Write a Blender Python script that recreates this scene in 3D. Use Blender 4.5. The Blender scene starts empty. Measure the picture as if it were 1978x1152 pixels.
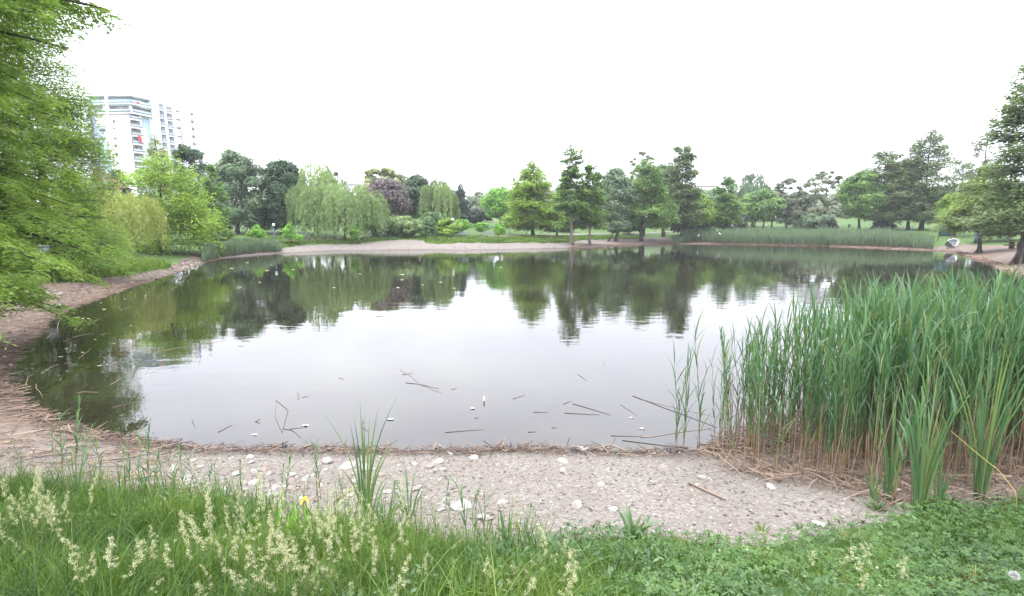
import bpy, math, numpy as np
from mathutils import Vector, Matrix
R = np.random.default_rng(7)
scene = bpy.context.scene
col = scene.collection
PI = math.pi
# ------------------------------------------------------------------ camera
H_EYE, F = 3.1, 1000.0
TH = math.atan(0.136)
CT, ST = math.cos(TH), math.sin(TH)
cam_d = bpy.data.cameras.new('camera')
cam = bpy.data.objects.new('camera', cam_d); col.objects.link(cam)
cam.location = (0, 0, H_EYE); cam.rotation_euler = (PI/2-TH, 0, 0)
cam_d.sensor_width = 36; cam_d.lens = 36*F/1978; cam_d.clip_end = 3000; cam_d.clip_start = 0.05
scene.camera = cam
def ray(px, py):
    u = (px-989)/F; v = (576-py)/F
    return np.array([u, CT+v*ST, -ST+v*CT])
def at_z(px, py, z=0.0):
    d = ray(px, py); t = (z-H_EYE)/d[2]
    return np.array([d[0]*t, d[1]*t, z])
def at_y(px, py, Y):
    d = ray(px, py); t = Y/d[1]
    return np.array([d[0]*t, Y, H_EYE+d[2]*t])
def smooth(a, b, x):
    t = np.clip((x-a)/(b-a), 0, 1); return t*t*(3-2*t)
# ------------------------------------------------------------------ pond outline and terrain height
SH = [(60,793),(130,822),(200,840),(270,853),(340,862),(420,866),(480,866),(560,866),(640,868),(700,867),(780,869),(850,868),(920,868),
      (1000,866),(1070,868),(1130,868),(1200,872),(1300,873),(1370,866),(1450,862),(1580,836),(1750,805),(1978,775)]
FAR = [(1978,533),(1955,524),(1930,512),(1900,503),(1870,492),(1846,486),(1800,483),(1700,479),(1600,476),(1500,474),(1400,472),(1320,470),(1290,471),
       (1240,472),(1190,474),(1150,478),(1100,480),(1050,481),(1000,482),(900,483),(800,483),(700,484),(640,485),(600,487),(540,490),(500,493),(460,497),
       (425,501),(400,507),(388,513),(372,519),(345,528),(310,538),(260,552),(220,566),(180,580),(140,594),(112,606),(100,616),(75,642),(45,672),
       (28,700),(18,725),(22,750),(36,772)]
P = [at_z(x, y)[:2] for x, y in SH] + [np.array(p) for p in ((13,10.2),(20,11.8),(30,15),(37,21),(38.5,28))] + [at_z(x, y)[:2] for x, y in FAR]
P = np.array(P)
def sdist(xy):
    xy = np.atleast_2d(xy).astype(float)
    a = P; b = np.roll(P, -1, axis=0)
    best = np.full(len(xy), 1e9); ins = np.zeros(len(xy), bool)
    for (ax, ay), (bx, by) in zip(a, b):
        dx, dy = bx-ax, by-ay
        t = np.clip(((xy[:,0]-ax)*dx+(xy[:,1]-ay)*dy)/(dx*dx+dy*dy+1e-12), 0, 1)
        d = np.hypot(xy[:,0]-ax-t*dx, xy[:,1]-ay-t*dy)
        best = np.minimum(best, d)
        c = ((ay > xy[:,1]) != (by > xy[:,1]))
        xi = ax+(xy[:,1]-ay)*dx/(dy if abs(dy) > 1e-9 else 1e-9)
        ins ^= (c & (xy[:,0] < xi))
    return np.where(ins, -best, best)
def wob(x, y, f, s=0.0):
    return (np.sin(x*f+1.3+s)*np.cos(y*f*1.17-0.6+s*2)+0.5*np.sin(x*f*2.3-y*f*1.9+s)+0.25*np.sin(x*f*4.7+y*f*5.1+2+s))/1.75
U_T = [-1.3,-1.05,-.95,-.88,-.8,-.72,-.66,-.61,-.55,-.45,-.41,-.30,-.265,-.22,-.17,-.15,.1,.2,.28,.32,.34,.8,.845,.87,.95,1.1,1.4]
W_T = [5,4,3.2,2.8,1.6,1.2,1.2,2.8,2.2,2.5,4.6,5,6.5,9.5,8,5,5,6,7.5,6,1.4,1.4,4,5,6,6,6]
E_PX = [(-250,930),(0,940),(130,945),(300,968),(450,985),(600,1022),(850,1050),(1000,1056),(1130,1052),(1240,1040),(1330,1052),(1480,1056),(1600,1046),(1720,1000),(1850,985),(1978,962),(2300,930)]
EDGE = None
def terr0(x, y):
    s = sdist(np.stack([x, y], 1))
    d = np.hypot(x, y)
    w = smooth(11, 22, d)
    zn = np.interp(s, [-40,-6,-2,0,1,3.4,4.0,5.2,7,30,200], [-2,-1.2,-.45,0,.14,.70,.92,1.40,1.5,1.6,2])
    zf = np.interp(s, [-40,-6,-2,0,2,5,9,14,25,150,300,600], [-2,-1.2,-.45,0,.38,.72,1.15,1.6,2.2,9.0,10.5,11])
    z = zn*(1-w)+zf*w
    out = np.clip(s, 0, 1)
    z = z+out*(0.025*wob(x, y, 2.3)*(1-w)+0.012*wob(x, y, 7.1, 3)*(1-w)+w*0.10*wob(x, y, .45))
    return z, s, d
def terr(x, y):
    x = np.atleast_1d(np.asarray(x, float)); y = np.atleast_1d(np.asarray(y, float))
    return terr0(x, y)[0]
def tz(x, y): return float(terr(x, y)[0])
def ground(px, py):
    d = ray(px, py); lo, hi = 0.5, 400.0
    ts = np.concatenate([np.linspace(1, 30, 400), np.linspace(30, 300, 900)])
    z = H_EYE+d[2]*ts; g = terr(d[0]*ts, d[1]*ts)
    g = np.maximum(g, 0)
    k = np.argmax(z <= g) if (z <= g).any() else len(ts)-1
    t = ts[k]
    return np.array([d[0]*t, d[1]*t, max(0.0, tz(d[0]*t, d[1]*t))])
EDGE = np.array([ground(x, y)[:2] for x, y in E_PX]); EDGE = EDGE[np.argsort(EDGE[:,0])]
def near_grass(x, y):           # >0 on the grassy side of the near bank
    return np.interp(x, EDGE[:,0], EDGE[:,1])-y+0.12*wob(x, y, 3.1, 1)+0.05*wob(x, y, 9, 2)
def masks(x, y, s, d):
    w = smooth(12, 16, d)
    u = np.clip(x/np.maximum(y, 1), -1.3, 1.4)
    wid = np.interp(u, U_T, W_T)*(1+.22*wob(x, y, .35, 5)+.12*wob(x, y, 1.3, 4))
    gf = smooth(-.4, .4, s-wid)
    gn = smooth(-.05, .05, near_grass(x, y))
    g = gf*w+gn*(1-w)
    g = np.where(y < -1, 1, g)
    soil = np.maximum(smooth(.80, .9, u), smooth(-.5, -.62, u))*w
    soil = np.maximum(soil, smooth(-5.2, -7.5, x)*(1-w)*.8)
    soil = np.maximum(soil, .75*np.interp(u, [.1,.2,.3,.36],[0,.6,1,1])*w)
    wet = smooth(.55, .0, s)
    return g, soil, wet
# ------------------------------------------------------------------ mesh helpers
def link(o, parent=None):
    col.objects.link(o)
    if parent is not None: o.parent = parent
    return o
def np_mesh(name, V, faces, var=None, smooth_sh=False, attrs=None):
    me = bpy.data.meshes.new(name)
    V = np.asarray(V, np.float32); me.vertices.add(len(V)); me.vertices.foreach_set('co', V.ravel())
    fl = faces if isinstance(faces, list) else [faces]
    fl = [np.asarray(f, np.int32) for f in fl if len(f)]
    nl = sum(f.size for f in fl); nf = sum(len(f) for f in fl)
    me.loops.add(nl); me.polygons.add(nf)
    me.loops.foreach_set('vertex_index', np.concatenate([f.ravel() for f in fl]))
    tot = np.concatenate([np.full(len(f), f.shape[1], np.int32) for f in fl])
    st = np.concatenate([[0], np.cumsum(tot)[:-1]]).astype(np.int32)
    me.polygons.foreach_set('loop_start', st)
    me.polygons.foreach_set('loop_total', tot)
    if smooth_sh: me.polygons.foreach_set('use_smooth', np.ones(nf, bool))
    A = dict(attrs or {})
    if var is not None: A['var'] = var
    for k, a in A.items():
        at = me.attributes.new(k, 'FLOAT', 'POINT'); at.data.foreach_set('value', np.asarray(a, np.float32))
    me.update(calc_edges=True); me.validate()
    return me
class MB:
    def __init__(s): s.V = []; s.Q = []; s.T = []; s.A = []; s.n = 0
    def add(s, V, Q=None, T=None, var=None):
        V = np.asarray(V, float).reshape(-1, 3)
        if Q is not None and len(Q): s.Q.append(np.asarray(Q, int).reshape(-1, 4)+s.n)
        if T is not None and len(T): s.T.append(np.asarray(T, int).reshape(-1, 3)+s.n)
        s.A.append(np.full(len(V), .5) if var is None else np.broadcast_to(np.asarray(var, float), (len(V),)))
        s.V.append(V); s.n += len(V); return s
    def box(s, c, d, rz=0.0, var=.5):
        c = np.array(c, float); h = np.array(d, float)/2
        B = np.array([[x, y, z] for z in (-1, 1) for y in (-1, 1) for x in (-1, 1)], float)*h
        if rz: B[:, :2] = B[:, :2] @ np.array([[math.cos(rz), math.sin(rz)], [-math.sin(rz), math.cos(rz)]])
        return s.add(B+c, [(0,2,3,1),(4,5,7,6),(0,1,5,4),(2,6,7,3),(0,4,6,2),(1,3,7,5)], var=var)
    def tube(s, pts, rad, n=6, var=.5, cap=True):
        pts = np.asarray(pts, float); k = len(pts); rad = np.broadcast_to(np.asarray(rad, float), (k,))
        t = np.gradient(pts, axis=0); t /= np.linalg.norm(t, axis=1)[:, None]+1e-9
        up = np.where(np.abs(t[:, 2:3]) > .9, np.array([[1., 0, 0]]), np.array([[0, 0, 1.]]))
        if (np.abs(t[:,2]) > .9).any() and not (np.abs(t[:,2]) > .9).all(): up = np.tile(np.array([[.83,.55,.1]]), (k,1))
        a = np.cross(t, up); a /= np.linalg.norm(a, axis=1)[:, None]+1e-9
        b = np.cross(t, a)
        ang = np.arange(n)*2*PI/n
        V = pts[:, None]+rad[:, None, None]*(a[:, None]*np.cos(ang)[None, :, None]+b[:, None]*np.sin(ang)[None, :, None])
        Q = [(i*n+j, i*n+(j+1) % n, (i+1)*n+(j+1) % n, (i+1)*n+j) for i in range(k-1) for j in range(n)]
        V = V.reshape(-1, 3); T = []
        if cap:
            V = np.vstack([V, pts[0], pts[-1]])
            T = [(k*n, (j+1) % n, j) for j in range(n)]+[(k*n+1, (k-1)*n+j, (k-1)*n+(j+1) % n) for j in range(n)]
        return s.add(V, Q, T, np.broadcast_to(var, (k,)).repeat(n).tolist()+[float(np.ravel(var)[0]), float(np.ravel(var)[-1])]*(1 if cap else 0) if np.ndim(var) else var)
    def mesh(s, name, smooth_sh=False):
        fs = []
        if s.Q: fs.append(np.concatenate(s.Q))
        if s.T: fs.append(np.concatenate(s.T))
        return np_mesh(name, np.concatenate(s.V), fs, np.concatenate(s.A), smooth_sh)
    def build(s, name, mat, parent=None, smooth_sh=False):
        me = s.mesh(name, smooth_sh); me.materials.append(mat)
        return link(bpy.data.objects.new(name, me), parent)
def tag(o, label=None, cat=None, group=None, kind=None):
    if label: o['label'] = label
    if cat: o['category'] = cat
    if group: o['group'] = group
    if kind: o['kind'] = kind
    return o
def empty(name, loc, rz=0.0):
    o = bpy.data.objects.new(name, None); o.location = loc; o.rotation_euler = (0, 0, rz); o.empty_display_size = .2
    return link(o)
def unit(v): return v/(np.linalg.norm(v, axis=-1, keepdims=True)+1e-9)
def rdir(n, rng): return unit(rng.normal(size=(n, 3)))
def leaf_quads(c, d, n, L, W, wide=.5):
    """diamond leaves: centres c, axis d, normal hint n, lengths L, widths W"""
    d = unit(d); sd = unit(np.cross(d, n)); L = np.broadcast_to(L, (len(c),))[:, None]; W = np.broadcast_to(W, (len(c),))[:, None]
    V = np.stack([c-d*L*.5, c+d*L*(wide-.5)+sd*W*.5, c+d*L*.5, c+d*L*(wide-.5)-sd*W*.5], 1)
    Q = np.arange(len(c)*4).reshape(-1, 4)
    return V.reshape(-1, 3), Q
def blade_strips(base, h, w, lean, bend, segs=3, face=None, rng=R, prof=None):
    """grass blades: base pts, height, width, lean direction (n,2 unit), bend amount (share of h)"""
    n = len(base); t = np.linspace(0, 1, segs+1)
    h = np.broadcast_to(h, (n,)); w = np.broadcast_to(w, (n,)); bend = np.broadcast_to(bend, (n,))
    l3 = np.concatenate([lean, np.zeros((n, 1))], 1)
    hor = (bend*h)[:, None]*(0.25*t+.75*t**2.2)[None, :]
    ver = h[:, None]*(t[None, :]-np.clip(bend[:, None], 0, 1.2)*.42*t[None, :]**2.6)
    ctr = base[:, None]+l3[:, None]*hor[:, :, None]; ctr[:, :, 2] += ver
    if face is None: face = rng.uniform(0, PI, n)
    sd = np.stack([np.cos(face), np.sin(face), np.zeros(n)], 1)
    pr = (np.array(prof) if prof is not None else np.array([.7, 1.0, .8, .03]) if segs == 3 else np.interp(t, [0, .3, .65, 1], [.6, 1, .75, .02]))
    off = sd[:, None]*(w[:, None]*.5*pr[None])[:, :, None]
    V = np.stack([ctr-off, ctr+off], 2)                 # n, segs+1, 2, 3
    b = (np.arange(n)*(segs+1)*2)[:, None]+(np.arange(segs)*2)[None]
    Q = np.stack([b, b+1, b+3, b+2], -1).reshape(-1, 4)
    return V.reshape(-1, 3), Q
# ------------------------------------------------------------------ materials
def mat_new(name):
    m = bpy.data.materials.new(name); m.use_nodes = True; nt = m.node_tree
    for n in list(nt.nodes): nt.nodes.remove(n)
    out = nt.nodes.new('ShaderNodeOutputMaterial'); return m, nt, out
def N(nt, t, **kw):
    n = nt.nodes.new(t)
    for k, v in kw.items(): setattr(n, k, v)
    return n
def ramp(nt, fac, stops):
    r = N(nt, 'ShaderNodeValToRGB'); e = r.color_ramp.elements
    while len(e) < len(stops): e.new(.5)
    for el, (p, c) in zip(e, stops): el.position = p; el.color = (*c, 1)
    nt.links.new(fac, r.inputs[0]); return r.outputs[0]
def mixc(nt, f, a, b, mode='MIX'):
    m = N(nt, 'ShaderNodeMix', data_type='RGBA', blend_type=mode)
    for s, v in ((m.inputs[0], f), (m.inputs[6], a), (m.inputs[7], b)):
        if hasattr(v, 'is_linked'): nt.links.new(v, s)
        else: s.default_value = v if not isinstance(v, tuple) else (*v, 1)[:4]
    return m.outputs[2]
def noise(nt, scale, detail=4, vec=None, rough=.55):
    n = N(nt, 'ShaderNodeTexNoise'); n.inputs['Scale'].default_value = scale; n.inputs['Detail'].default_value = detail; n.inputs['Roughness'].default_value = rough
    if vec is not None: nt.links.new(vec, n.inputs['Vector'])
    return n.outputs['Fac']
def pos(nt): return N(nt, 'ShaderNodeNewGeometry').outputs['Position']
def objc(nt): return N(nt, 'ShaderNodeTexCoord').outputs['Object']
def attr(nt, name): return N(nt, 'ShaderNodeAttribute', attribute_name=name).outputs['Fac']
def leafmat(name, a, b, c=None, trans=.38, rough=.55, spec=.25):
    m, nt, out = mat_new(name)
    v = attr(nt, 'var')
    stops = [(0, a), (.6, b), (1, c or tuple(x*1.25 for x in b))]
    cl = ramp(nt, v, stops)
    p = N(nt, 'ShaderNodeBsdfPrincipled'); p.inputs['Roughness'].default_value = rough; p.inputs['Specular IOR Level'].default_value = spec
    t = N(nt, 'ShaderNodeBsdfTranslucent'); mx = N(nt, 'ShaderNodeMixShader'); mx.inputs[0].default_value = trans
    nt.links.new(cl, p.inputs['Base Color'])
    tc = mixc(nt, 1.0, cl, (1.15, 1.2, .7), 'MULTIPLY'); nt.links.new(tc, t.inputs['Color'])
    nt.links.new(p.outputs[0], mx.inputs[1]); nt.links.new(t.outputs[0], mx.inputs[2]); nt.links.new(mx.outputs[0], out.inputs[0])
    return m
def plain(name, a, b=None, scale=6, rough=.7, spec=.3, bump=0.0, metal=0.0, stretch=None):
    m, nt, out = mat_new(name)
    p = N(nt, 'ShaderNodeBsdfPrincipled'); p.inputs['Roughness'].default_value = rough; p.inputs['Specular IOR Level'].default_value = spec; p.inputs['Metallic'].default_value = metal
    vec = objc(nt)
    if stretch:
        mp = N(nt, 'ShaderNodeMapping'); mp.inputs['Scale'].default_value = stretch; nt.links.new(vec, mp.inputs[0]); vec = mp.outputs[0]
    f = noise(nt, scale, 5, vec)
    b = b or tuple(x*.8 for x in a)
    nt.links.new(ramp(nt, f, [(.3, a), (.7, b)]), p.inputs['Base Color'])
    if bump:
        bp = N(nt, 'ShaderNodeBump'); bp.inputs['Strength'].default_value = bump; bp.inputs['Distance'].default_value = .02; nt.links.new(f, bp.inputs['Height']); nt.links.new(bp.outputs[0], p.inputs['Normal'])
    nt.links.new(p.outputs[0], out.inputs[0]); return m
def varmat(name, a, b, c, rough=.75, spec=.2):
    m, nt, out = mat_new(name)
    p = N(nt, 'ShaderNodeBsdfPrincipled'); p.inputs['Roughness'].default_value = rough; p.inputs['Specular IOR Level'].default_value = spec
    nt.links.new(ramp(nt, attr(nt, 'var'), [(0, a), (.5, b), (1, c)]), p.inputs['Base Color']); nt.links.new(p.outputs[0], out.inputs[0]); return m
M = {}
M['bark'] = plain('bark_grey_brown', (.11,.095,.08), (.05,.042,.036), 3, .9, .1, .5, stretch=(3,3,.6))
M['bark_red'] = plain('bark_red_brown', (.17,.10,.07), (.08,.048,.035), 3, .9, .1, .5, stretch=(3,3,.6))
M['bark_pale'] = plain('bark_pale', (.24,.20,.17), (.13,.11,.095), 3, .9, .1, .5, stretch=(3,3,.6))
M['bark_dark'] = plain('bark_dark', (.05,.045,.04), (.025,.022,.02), 3, .9, .1, .5, stretch=(3,3,.6))
PAL = dict(
 tax=((.055,.105,.02),(.12,.20,.03),(.19,.27,.045)), tax_near=((.042,.080,.020),(.095,.160,.032),(.155,.222,.055)),
 taxmid=((.035,.075,.025),(.075,.14,.04),(.12,.20,.055)), taxgrey=((.045,.075,.04),(.085,.125,.06),(.12,.165,.08)),
 green=((.03,.065,.03),(.065,.12,.05),(.11,.18,.075)), greygreen=((.04,.07,.045),(.08,.125,.075),(.135,.19,.115)),
 dark=((.015,.035,.02),(.033,.066,.035),(.06,.105,.05)), bluedark=((.018,.03,.03),(.035,.055,.05),(.06,.085,.075)),
 willow=((.055,.095,.04),(.11,.165,.07),(.17,.23,.10)), willowy=((.10,.13,.04),(.19,.22,.07),(.26,.29,.10)),
 pale=((.10,.13,.06),(.17,.20,.10),(.24,.27,.15)), purple=((.05,.042,.05),(.085,.074,.085),(.12,.105,.115)), taxolive=((.042,.075,.02),(.085,.13,.035),(.13,.175,.055)),
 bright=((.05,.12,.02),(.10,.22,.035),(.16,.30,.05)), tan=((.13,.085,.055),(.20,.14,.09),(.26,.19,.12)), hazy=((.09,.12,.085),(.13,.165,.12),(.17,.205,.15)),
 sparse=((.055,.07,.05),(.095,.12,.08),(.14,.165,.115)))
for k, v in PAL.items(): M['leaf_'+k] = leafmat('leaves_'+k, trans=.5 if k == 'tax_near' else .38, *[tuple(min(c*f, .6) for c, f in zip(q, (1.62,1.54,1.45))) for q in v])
# ------------------------------------------------------------------ world and sun
w = bpy.data.worlds.new('World'); scene.world = w; w.use_nodes = True; nt = w.node_tree
for n in list(nt.nodes): nt.nodes.remove(n)
SUN_EL, SUN_AZ = math.radians(58), math.radians(215)
sky = N(nt, 'ShaderNodeTexSky', sky_type='NISHITA'); sky.sun_disc = False; sky.sun_elevation = SUN_EL; sky.sun_rotation = SUN_AZ
tc = N(nt, 'ShaderNodeTexCoord'); mp = N(nt, 'ShaderNodeMapping'); mp.inputs['Scale'].default_value = (1.5, 1.5, 3.2); mp.inputs['Location'].default_value = (.35, .1, .2)
nt.links.new(tc.outputs['Generated'], mp.inputs[0])
cl = noise(nt, 1.6, 5, mp.outputs[0], .5)
cloud = ramp(nt, cl, [(.30, (.83,.845,.95)), (.52, (.97,.98,1.09)), (.72, (1.14,1.15,1.19))])
sp = N(nt, 'ShaderNodeSeparateXYZ'); nt.links.new(tc.outputs['Generated'], sp.inputs[0])
mr = N(nt, 'ShaderNodeMapRange'); nt.links.new(sp.outputs[2], mr.inputs[0]); mr.inputs['To Min'].default_value = 5.4; mr.inputs['To Max'].default_value = 22.5   # overcast: about four times brighter overhead than at the horizon
cloud = mixc(nt, 1.0, cloud, mr.outputs[0], 'MULTIPLY')
over = mixc(nt, .93, sky.outputs[0], cloud)
bg = N(nt, 'ShaderNodeBackground'); bg.inputs[1].default_value = .15
wo = N(nt, 'ShaderNodeOutputWorld'); nt.links.new(over, bg.inputs[0]); nt.links.new(bg.outputs[0], wo.inputs[0])
sl = bpy.data.lights.new('sun', 'SUN'); sl.energy = 1.0; sl.angle = math.radians(25); sl.color = (1, .97, .92)
so = bpy.data.objects.new('sun', sl); link(so)
sd = Vector((math.sin(SUN_AZ)*math.cos(SUN_EL), math.cos(SUN_AZ)*math.cos(SUN_EL), math.sin(SUN_EL)))
so.rotation_euler = sd.to_track_quat('Z', 'Y').to_euler(); so.location = (0, -20, 40)
scene.view_settings.view_transform = 'Standard'; scene.view_settings.look = 'None'; scene.view_settings.gamma = 1
scene.view_settings.exposure = 1.25
scene.cycles.max_bounces = 6; scene.cycles.diffuse_bounces = 3; scene.cycles.transmission_bounces = 4; scene.cycles.use_denoising = True
# ------------------------------------------------------------------ ground
def build_ground():
    rr = np.concatenate([np.geomspace(.6, 30, 270), np.linspace(30.3, 130, 270), np.geomspace(131, 620, 50)])
    an = np.concatenate([np.linspace(-62, 62, 430), np.linspace(64, 296, 90)])*PI/180
    Rg, A = np.meshgrid(rr, an, indexing='ij')
    x = (Rg*np.sin(A)).ravel(); y = (Rg*np.cos(A)).ravel()
    x = np.append(x, 0.0); y = np.append(y, 0.0)
    z, s, d = terr0(x, y); g, soil, wet = masks(x, y, s, d)
    na = len(an); nr = len(rr)
    i, j = np.meshgrid(np.arange(nr-1), np.arange(na), indexing='ij'); j2 = (j+1) % na
    Q = np.stack([i*na+j, i*na+j2, (i+1)*na+j2, (i+1)*na+j], -1).reshape(-1, 4)[:, ::-1]
    T = np.stack([np.full(na, nr*na), (np.arange(na)+1) % na, np.arange(na)], 1)[:, ::-1]
    me = np_mesh('ground', np.stack([x, y, z], 1), [Q, T], None, True, dict(grass=g, soil=soil, wet=wet))
    m, nt, out = mat_new('ground_gravel_and_turf')
    p = N(nt, 'ShaderNodeBsdfPrincipled'); p.inputs['Specular IOR Level'].default_value = .2
    ps = pos(nt)
    vo = N(nt, 'ShaderNodeTexVoronoi'); vo.inputs['Scale'].default_value = 38; nt.links.new(ps, vo.inputs['Vector'])
    vo2 = N(nt, 'ShaderNodeTexVoronoi'); vo2.inputs['Scale'].default_value = 2.6; nt.links.new(ps, vo2.inputs['Vector'])
    n1 = noise(nt, 1.1, 6, ps); n2 = noise(nt, 26, 4, ps, .7); n3 = noise(nt, .22, 5, ps)
    sep = N(nt, 'ShaderNodeSeparateColor'); nt.links.new(vo.outputs['Color'], sep.inputs[0])
    grav = ramp(nt, sep.outputs[0], [(0, (.074,.063,.054)), (.45, (.132,.117,.100)), (.8, (.19,.172,.148)), (1, (.29,.268,.236))])
    fine = ramp(nt, n2, [(.3, (.095,.082,.070)), (.7, (.182,.163,.139))])
    gv = mixc(nt, .5, grav, fine)
    gv = mixc(nt, ramp(nt, n1, [(.35, (0,0,0)), (.7, (.45,.45,.45))]), gv, (.105,.090,.078))
    sep2 = N(nt, 'ShaderNodeSeparateColor'); nt.links.new(vo2.outputs['Color'], sep2.inputs[0])
    so1 = mixc(nt, ramp(nt, noise(nt, .9, 8, ps, .72), [(.35, (0,0,0)), (.65, (.85,.85,.85))]), ramp(nt, n2, [(.25, (.05,.034,.027)), (.75, (.125,.09,.07))]), ramp(nt, n2, [(.3, (.10,.08,.062)), (.7, (.19,.155,.12))]))
    gv = mixc(nt, attr(nt, 'soil'), gv, so1)
    wetc = mixc(nt, 1.0, gv, (.38,.34,.32), 'MULTIPLY'); gv = mixc(nt, attr(nt, 'wet'), gv, wetc)
    gr = ramp(nt, n3, [(.3, (.03,.065,.015)), (.5, (.048,.092,.02)), (.7, (.08,.13,.034))])  # base green kept dark to mimic shaded depth under the blades
    gr = mixc(nt, .55, gr, ramp(nt, noise(nt, 3.5, 6, ps, .7), [(.25, (.02,.044,.012)), (.75, (.08,.135,.03))]))
    # threshold the turf edge with fine noise
    ad = N(nt, 'ShaderNodeMath', operation='ADD'); nt.links.new(attr(nt, 'grass'), ad.inputs[0])
    sb = N(nt, 'ShaderNodeMath', operation='MULTIPLY_ADD'); nt.links.new(n2, sb.inputs[0]); sb.inputs[1].default_value = 1.0; sb.inputs[2].default_value = -.5
    nt.links.new(sb.outputs[0], ad.inputs[1])
    gm = ramp(nt, ad.outputs[0], [(.4, (0,0,0)), (.6, (1,1,1))])
    nt.links.new(mixc(nt, gm, gv, gr), p.inputs['Base Color']); p.inputs['Roughness'].default_value = .9
    bp = N(nt, 'ShaderNodeBump'); bp.inputs['Strength'].default_value = .6; bp.inputs['Distance'].default_value = .02
    nt.links.new(sep.outputs[1], bp.inputs['Height']); nt.links.new(bp.outputs[0], p.inputs['Normal'])
    nt.links.new(p.outputs[0], out.inputs[0])
    me.materials.append(m)
    tag(link(bpy.data.objects.new('ground', me)), kind='structure')
build_ground()
# ------------------------------------------------------------------ water
def build_water():
    c = P.mean(0); Q2 = P+(P-c)/np.linalg.norm(P-c, axis=1)[:, None]*0.5
    me = bpy.data.meshes.new('water')
    import bmesh
    bm = bmesh.new(); vs = [bm.verts.new((x, y, 0)) for x, y in ((-75,3),(75,3),(75,125),(-75,125))]; f = bm.faces.new(vs)
    bmesh.ops.subdivide_edges(bm, edges=bm.edges, cuts=40, use_grid_fill=True)
    bad = []
    fs = list(bm.faces); ctr = np.array([f.calc_center_median()[:2] for f in fs]); sdv = sdist(ctr)
    bmesh.ops.delete(bm, geom=[f for f, s in zip(fs, sdv) if s > 4.5], context='FACES')
    bm.to_mesh(me); bm.free()
    m, nt, out = mat_new('pond_water')
    p = N(nt, 'ShaderNodeBsdfPrincipled'); p.inputs['Roughness'].default_value = .015; p.inputs['IOR'].default_value = 1.41
    ps = pos(nt)
    nt.links.new(ramp(nt, noise(nt, .3, 3, ps), [(.3, (.012,.011,.007)), (.7, (.018,.017,.010))]), p.inputs['Base Color'])
    mp = N(nt, 'ShaderNodeMapping'); mp.inputs['Scale'].default_value = (.8, 1.6, 1); nt.links.new(ps, mp.inputs[0])
    a = noise(nt, 1.6, 3, mp.outputs[0]); b = noise(nt, .5, 2, mp.outputs[0])
    mk = ramp(nt, noise(nt, .045, 2, ps), [(.42, (.12,.12,.12)), (.62, (1,1,1))])
    h = N(nt, 'ShaderNodeMath', operation='MULTIPLY'); nt.links.new(a, h.inputs[0]); nt.links.new(mk, h.inputs[1])
    h2 = N(nt, 'ShaderNodeMath', operation='ADD'); nt.links.new(h.outputs[0], h2.inputs[0]); nt.links.new(b, h2.inputs[1])
    bp = N(nt, 'ShaderNodeBump'); bp.inputs['Strength'].default_value = .10; bp.inputs['Distance'].default_value = .06
    nt.links.new(h2.outputs[0], bp.inputs['Height']); nt.links.new(bp.outputs[0], p.inputs['Normal'])
    nt.links.new(p.outputs[0], out.inputs[0]); me.materials.append(m)
    tag(link(bpy.data.objects.new('water', me)), kind='structure')
build_water()
# ------------------------------------------------------------------ path on the far bank
def build_path():
    px = [(430,470),(500,467),(560,465),(650,462),(720,458.5),(800,458),(900,459.5),(960,458),(1050,456),(1140,453),(1260,450),(1340,447),(1420,444),(1500,442)]
    g = np.array([ground(x, y) for x, y in px]); t = np.linspace(0, len(g)-1, 260)
    x = np.interp(t, range(len(g)), g[:,0]); y = np.interp(t, range(len(g)), g[:,1])
    k = np.ones(15)/15; y = np.convolve(np.pad(y, 7, 'edge'), k, 'valid')
    tn = unit(np.stack([np.gradient(x), np.gradient(y)], 1)); nr = np.stack([-tn[:,1], tn[:,0]], 1)
    V = []; offs = np.array([-1.0, -.35, .35, 1.0])
    for o in offs: xx = x+nr[:,0]*o; yy = y+nr[:,1]*o; V.append(np.stack([xx, yy, terr(xx, yy)+.07], 1))
    V = np.stack(V, 1).reshape(-1, 3)
    Q = [(i*4+j, (i+1)*4+j, (i+1)*4+j+1, i*4+j+1) for i in range(259) for j in range(3)]
    me = np_mesh('path', V, np.array(Q)[:, ::-1], None, True); me.materials.append(plain('pale_path', (.17,.16,.15), (.12,.11,.10), 1.5, .9, .1, .2))
    tag(link(bpy.data.objects.new('path', me)), kind='structure')
build_path()
# ------------------------------------------------------------------ trees
def trunk_into(mb, pts, r0, r1, n=8, flare=1.5, roots=0, rng=R):
    pts = np.asarray(pts, float); k = len(pts); t = np.linspace(0, 1, k)
    rad = r0+(r1-r0)*t**.8; rad[0] *= flare
    mb.tube(pts, rad, n)
    for q in range(roots):
        a = q*2*PI/roots+rng.uniform(-.3, .3); L = r0*rng.uniform(3.2, 5)
        tt = np.linspace(0, 1, 6)
        rp = pts[0][None]+np.stack([np.cos(a)*(.5*r0+L*tt), np.sin(a)*(.5*r0+L*tt), r0*4.2*(1-tt)**2.2-.15*tt-(.3*tt)], 1)
        mb.tube(rp, r0*.42*(1-.7*tt), 5)
def limb(mb, a, b, r, rng, sag=.08, n=5, k=5):
    t = np.linspace(0, 1, k)[:, None]; a = np.asarray(a, float); b = np.asarray(b, float); L = np.linalg.norm(b-a)
    p = a*(1-t)+b*t; p[:, 2] += np.sin(t[:, 0]*PI)*L*sag; p[1:-1] += rng.normal(0, L*.02, (k-2, 3))
    mb.tube(p, r*(1-.8*t[:, 0]), n, cap=False)
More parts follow.
